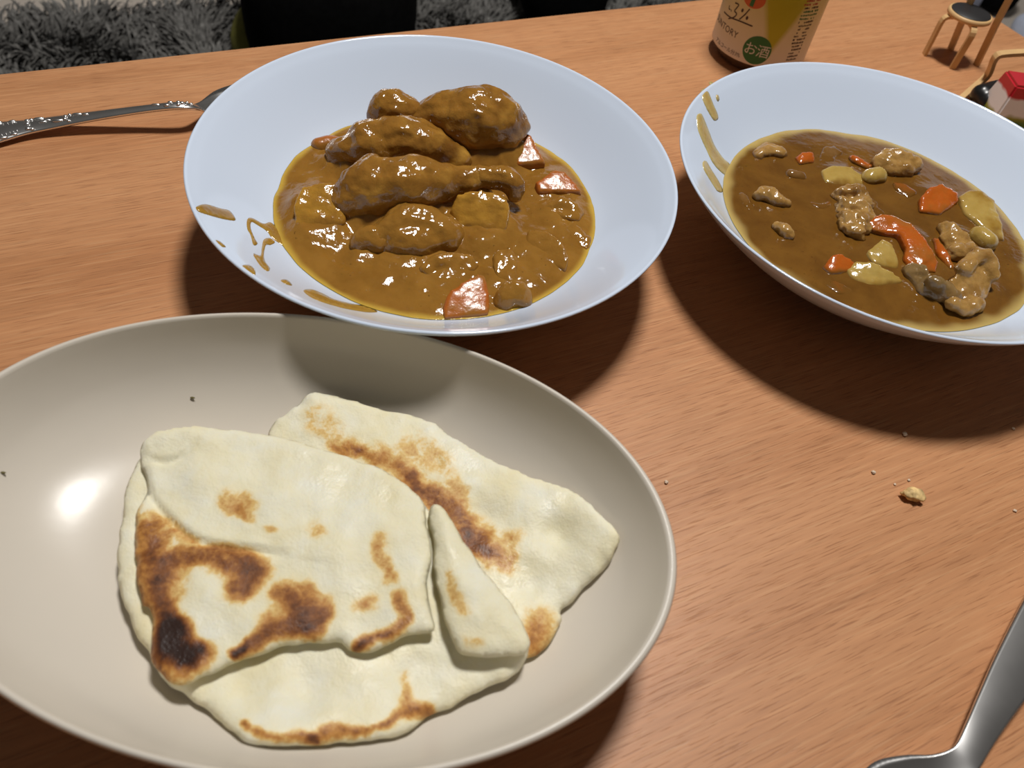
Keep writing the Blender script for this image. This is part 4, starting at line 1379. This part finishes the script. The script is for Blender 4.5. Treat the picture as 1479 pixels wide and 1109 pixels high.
# ------------------------------------------------------------------ things on the rug beyond the table
def cushion(px0, py0, px1, py1, zc, label, mat, rx, ry, rz, rot, cat='cushion', name='floor_cushion', p=3.2):
    c = at((px0 + px1) / 2, (py0 + py1) / 2, zc)
    V, f = [], []
    nu, nv = 40, 24
    for i in range(nv + 1):
        ph = -math.pi / 2 + math.pi * i / nv
        for k in range(nu):
            a = 2 * math.pi * k / nu
            sg = lambda x: math.copysign(abs(x) ** (2 / p), x)
            V.append((rx * sg(math.cos(ph)) * sg(math.cos(a)), ry * sg(math.cos(ph)) * sg(math.sin(a)), rz * sg(math.sin(ph))))
    for i in range(nv):
        for k in range(nu):
            k2 = (k + 1) % nu
            f.append((i * nu + k, i * nu + k2, (i + 1) * nu + k2, (i + 1) * nu + k))
    o = link(name, pydata(name, V, f), M[mat], loc=tuple(c))
    o.rotation_euler = (0, 0, rot)
    return tag(o, label, cat, None)


CZ = FZ + 0.022
cushion(482, -20, 482, -20, CZ + 0.11, 'large black padded cushion on the rug beyond the table edge', 'black_cloth', 0.118, 0.16, 0.11, 0.18)
cushion(815, -52, 815, -52, CZ + 0.09, 'second, smaller black cushion on the rug, farther along the table edge', 'black_cloth', 0.075, 0.10, 0.09, 0.25)
cushion(1452, -30, 1452, -30, FZ + 0.062, 'black bag on the floor behind the miniature chair', 'black_cloth', 0.030, 0.05, 0.06, 0.3, 'bag', 'cloth_bag')
cushion(1402, -6, 1402, -6, FZ + 0.032, 'pale grey-blue cloth on the floor behind the miniature chair', 'blue_cloth', 0.017, 0.03, 0.03, 0.3, 'cloth', 'folded_cloth', 2.4)
cushion(1490, 48, 1490, 48, FZ + 0.032, 'crumpled pale blue-white paper on the floor past the table side', 'pale_paper', 0.026, 0.05, 0.03, 0.3, 'paper', 'crumpled_paper', 2.2)
cushion(372, 48, 372, 48, CZ + 0.04, 'olive green cloth tucked against the large black cushion', 'olive', 0.035, 0.07, 0.03, 0.2, 'cloth', 'folded_cloth', 2.4)

# ------------------------------------------------------------------ crumbs and flecks
def crumb(px, py, r, mat, label, grp, z=0.0, seed=0, el=(1, 1, .6)):
    bm = bmesh.new()
    bmesh.ops.create_icosphere(bm, subdivisions=3, radius=r)
    for q in bm.verts:
        k = 1 + 0.45 * mnoise.noise(q.co * (1.6 / r) + Vector((seed, seed * 2, 0))) + 0.25 * mnoise.noise(q.co * (4.5 / r) + Vector((seed, 1, seed)))
        q.co = Vector((q.co.x * el[0] * k, q.co.y * el[1] * k, q.co.z * el[2] * k))
    lo = min(q.co.z for q in bm.verts)
    c = at(px, py, z)
    o = from_bm('crumb', bm, M[mat], None, (c[0], c[1], c[2] - lo))
    return tag(o, label, 'crumb', grp)


crumb(1315, 719, 0.0037, 'crumb', 'golden bread crumb on the bare table, the biggest of the crumbs', 'crumbs on the table', seed=3, el=(1.3, .8, .6))
TINY = 'tiny pale bread speck on the bare table around the golden crumb'
for i, (px, py, r, lb) in enumerate(((1261, 683, .0009, 'pale triangular bread crumb near the golden crumb, larger than the specks'), (1306, 628, .0011, 'pale bread crumb lying in the shadow of the thin-curry bowl'),
                                     (1312, 694, .0006, TINY), (1292, 700, .0006, TINY), (1463, 620, .0007, 'tiny bread speck at the edge of the thin-curry bowl shadow'), (1465, 738, .0007, TINY),
                                     (962, 697, .0008, 'pale bread crumb on the table right beside the oval dish'))):
    crumb(px, py, r, 'white_crumb', lb, 'crumbs on the table', seed=i + 10)
for i, (px, py, r, lb) in enumerate(((278, 575, .0006, 'tiny herb fleck on the dish wall facing the folded bread edge'), (5, 683, .0006, 'tiny brown fleck on the dish wall at the empty end'))):
    P = at(px, py, .02)
    for _ in range(20):
        P = at(px, py, float(plate_z(P[0], P[1])))
    crumb(px, py, r, 'herb', lb, 'flecks in the oval dish', z=float(P[2]) + .0001, seed=i + 30, el=(1.5, .6, .4))
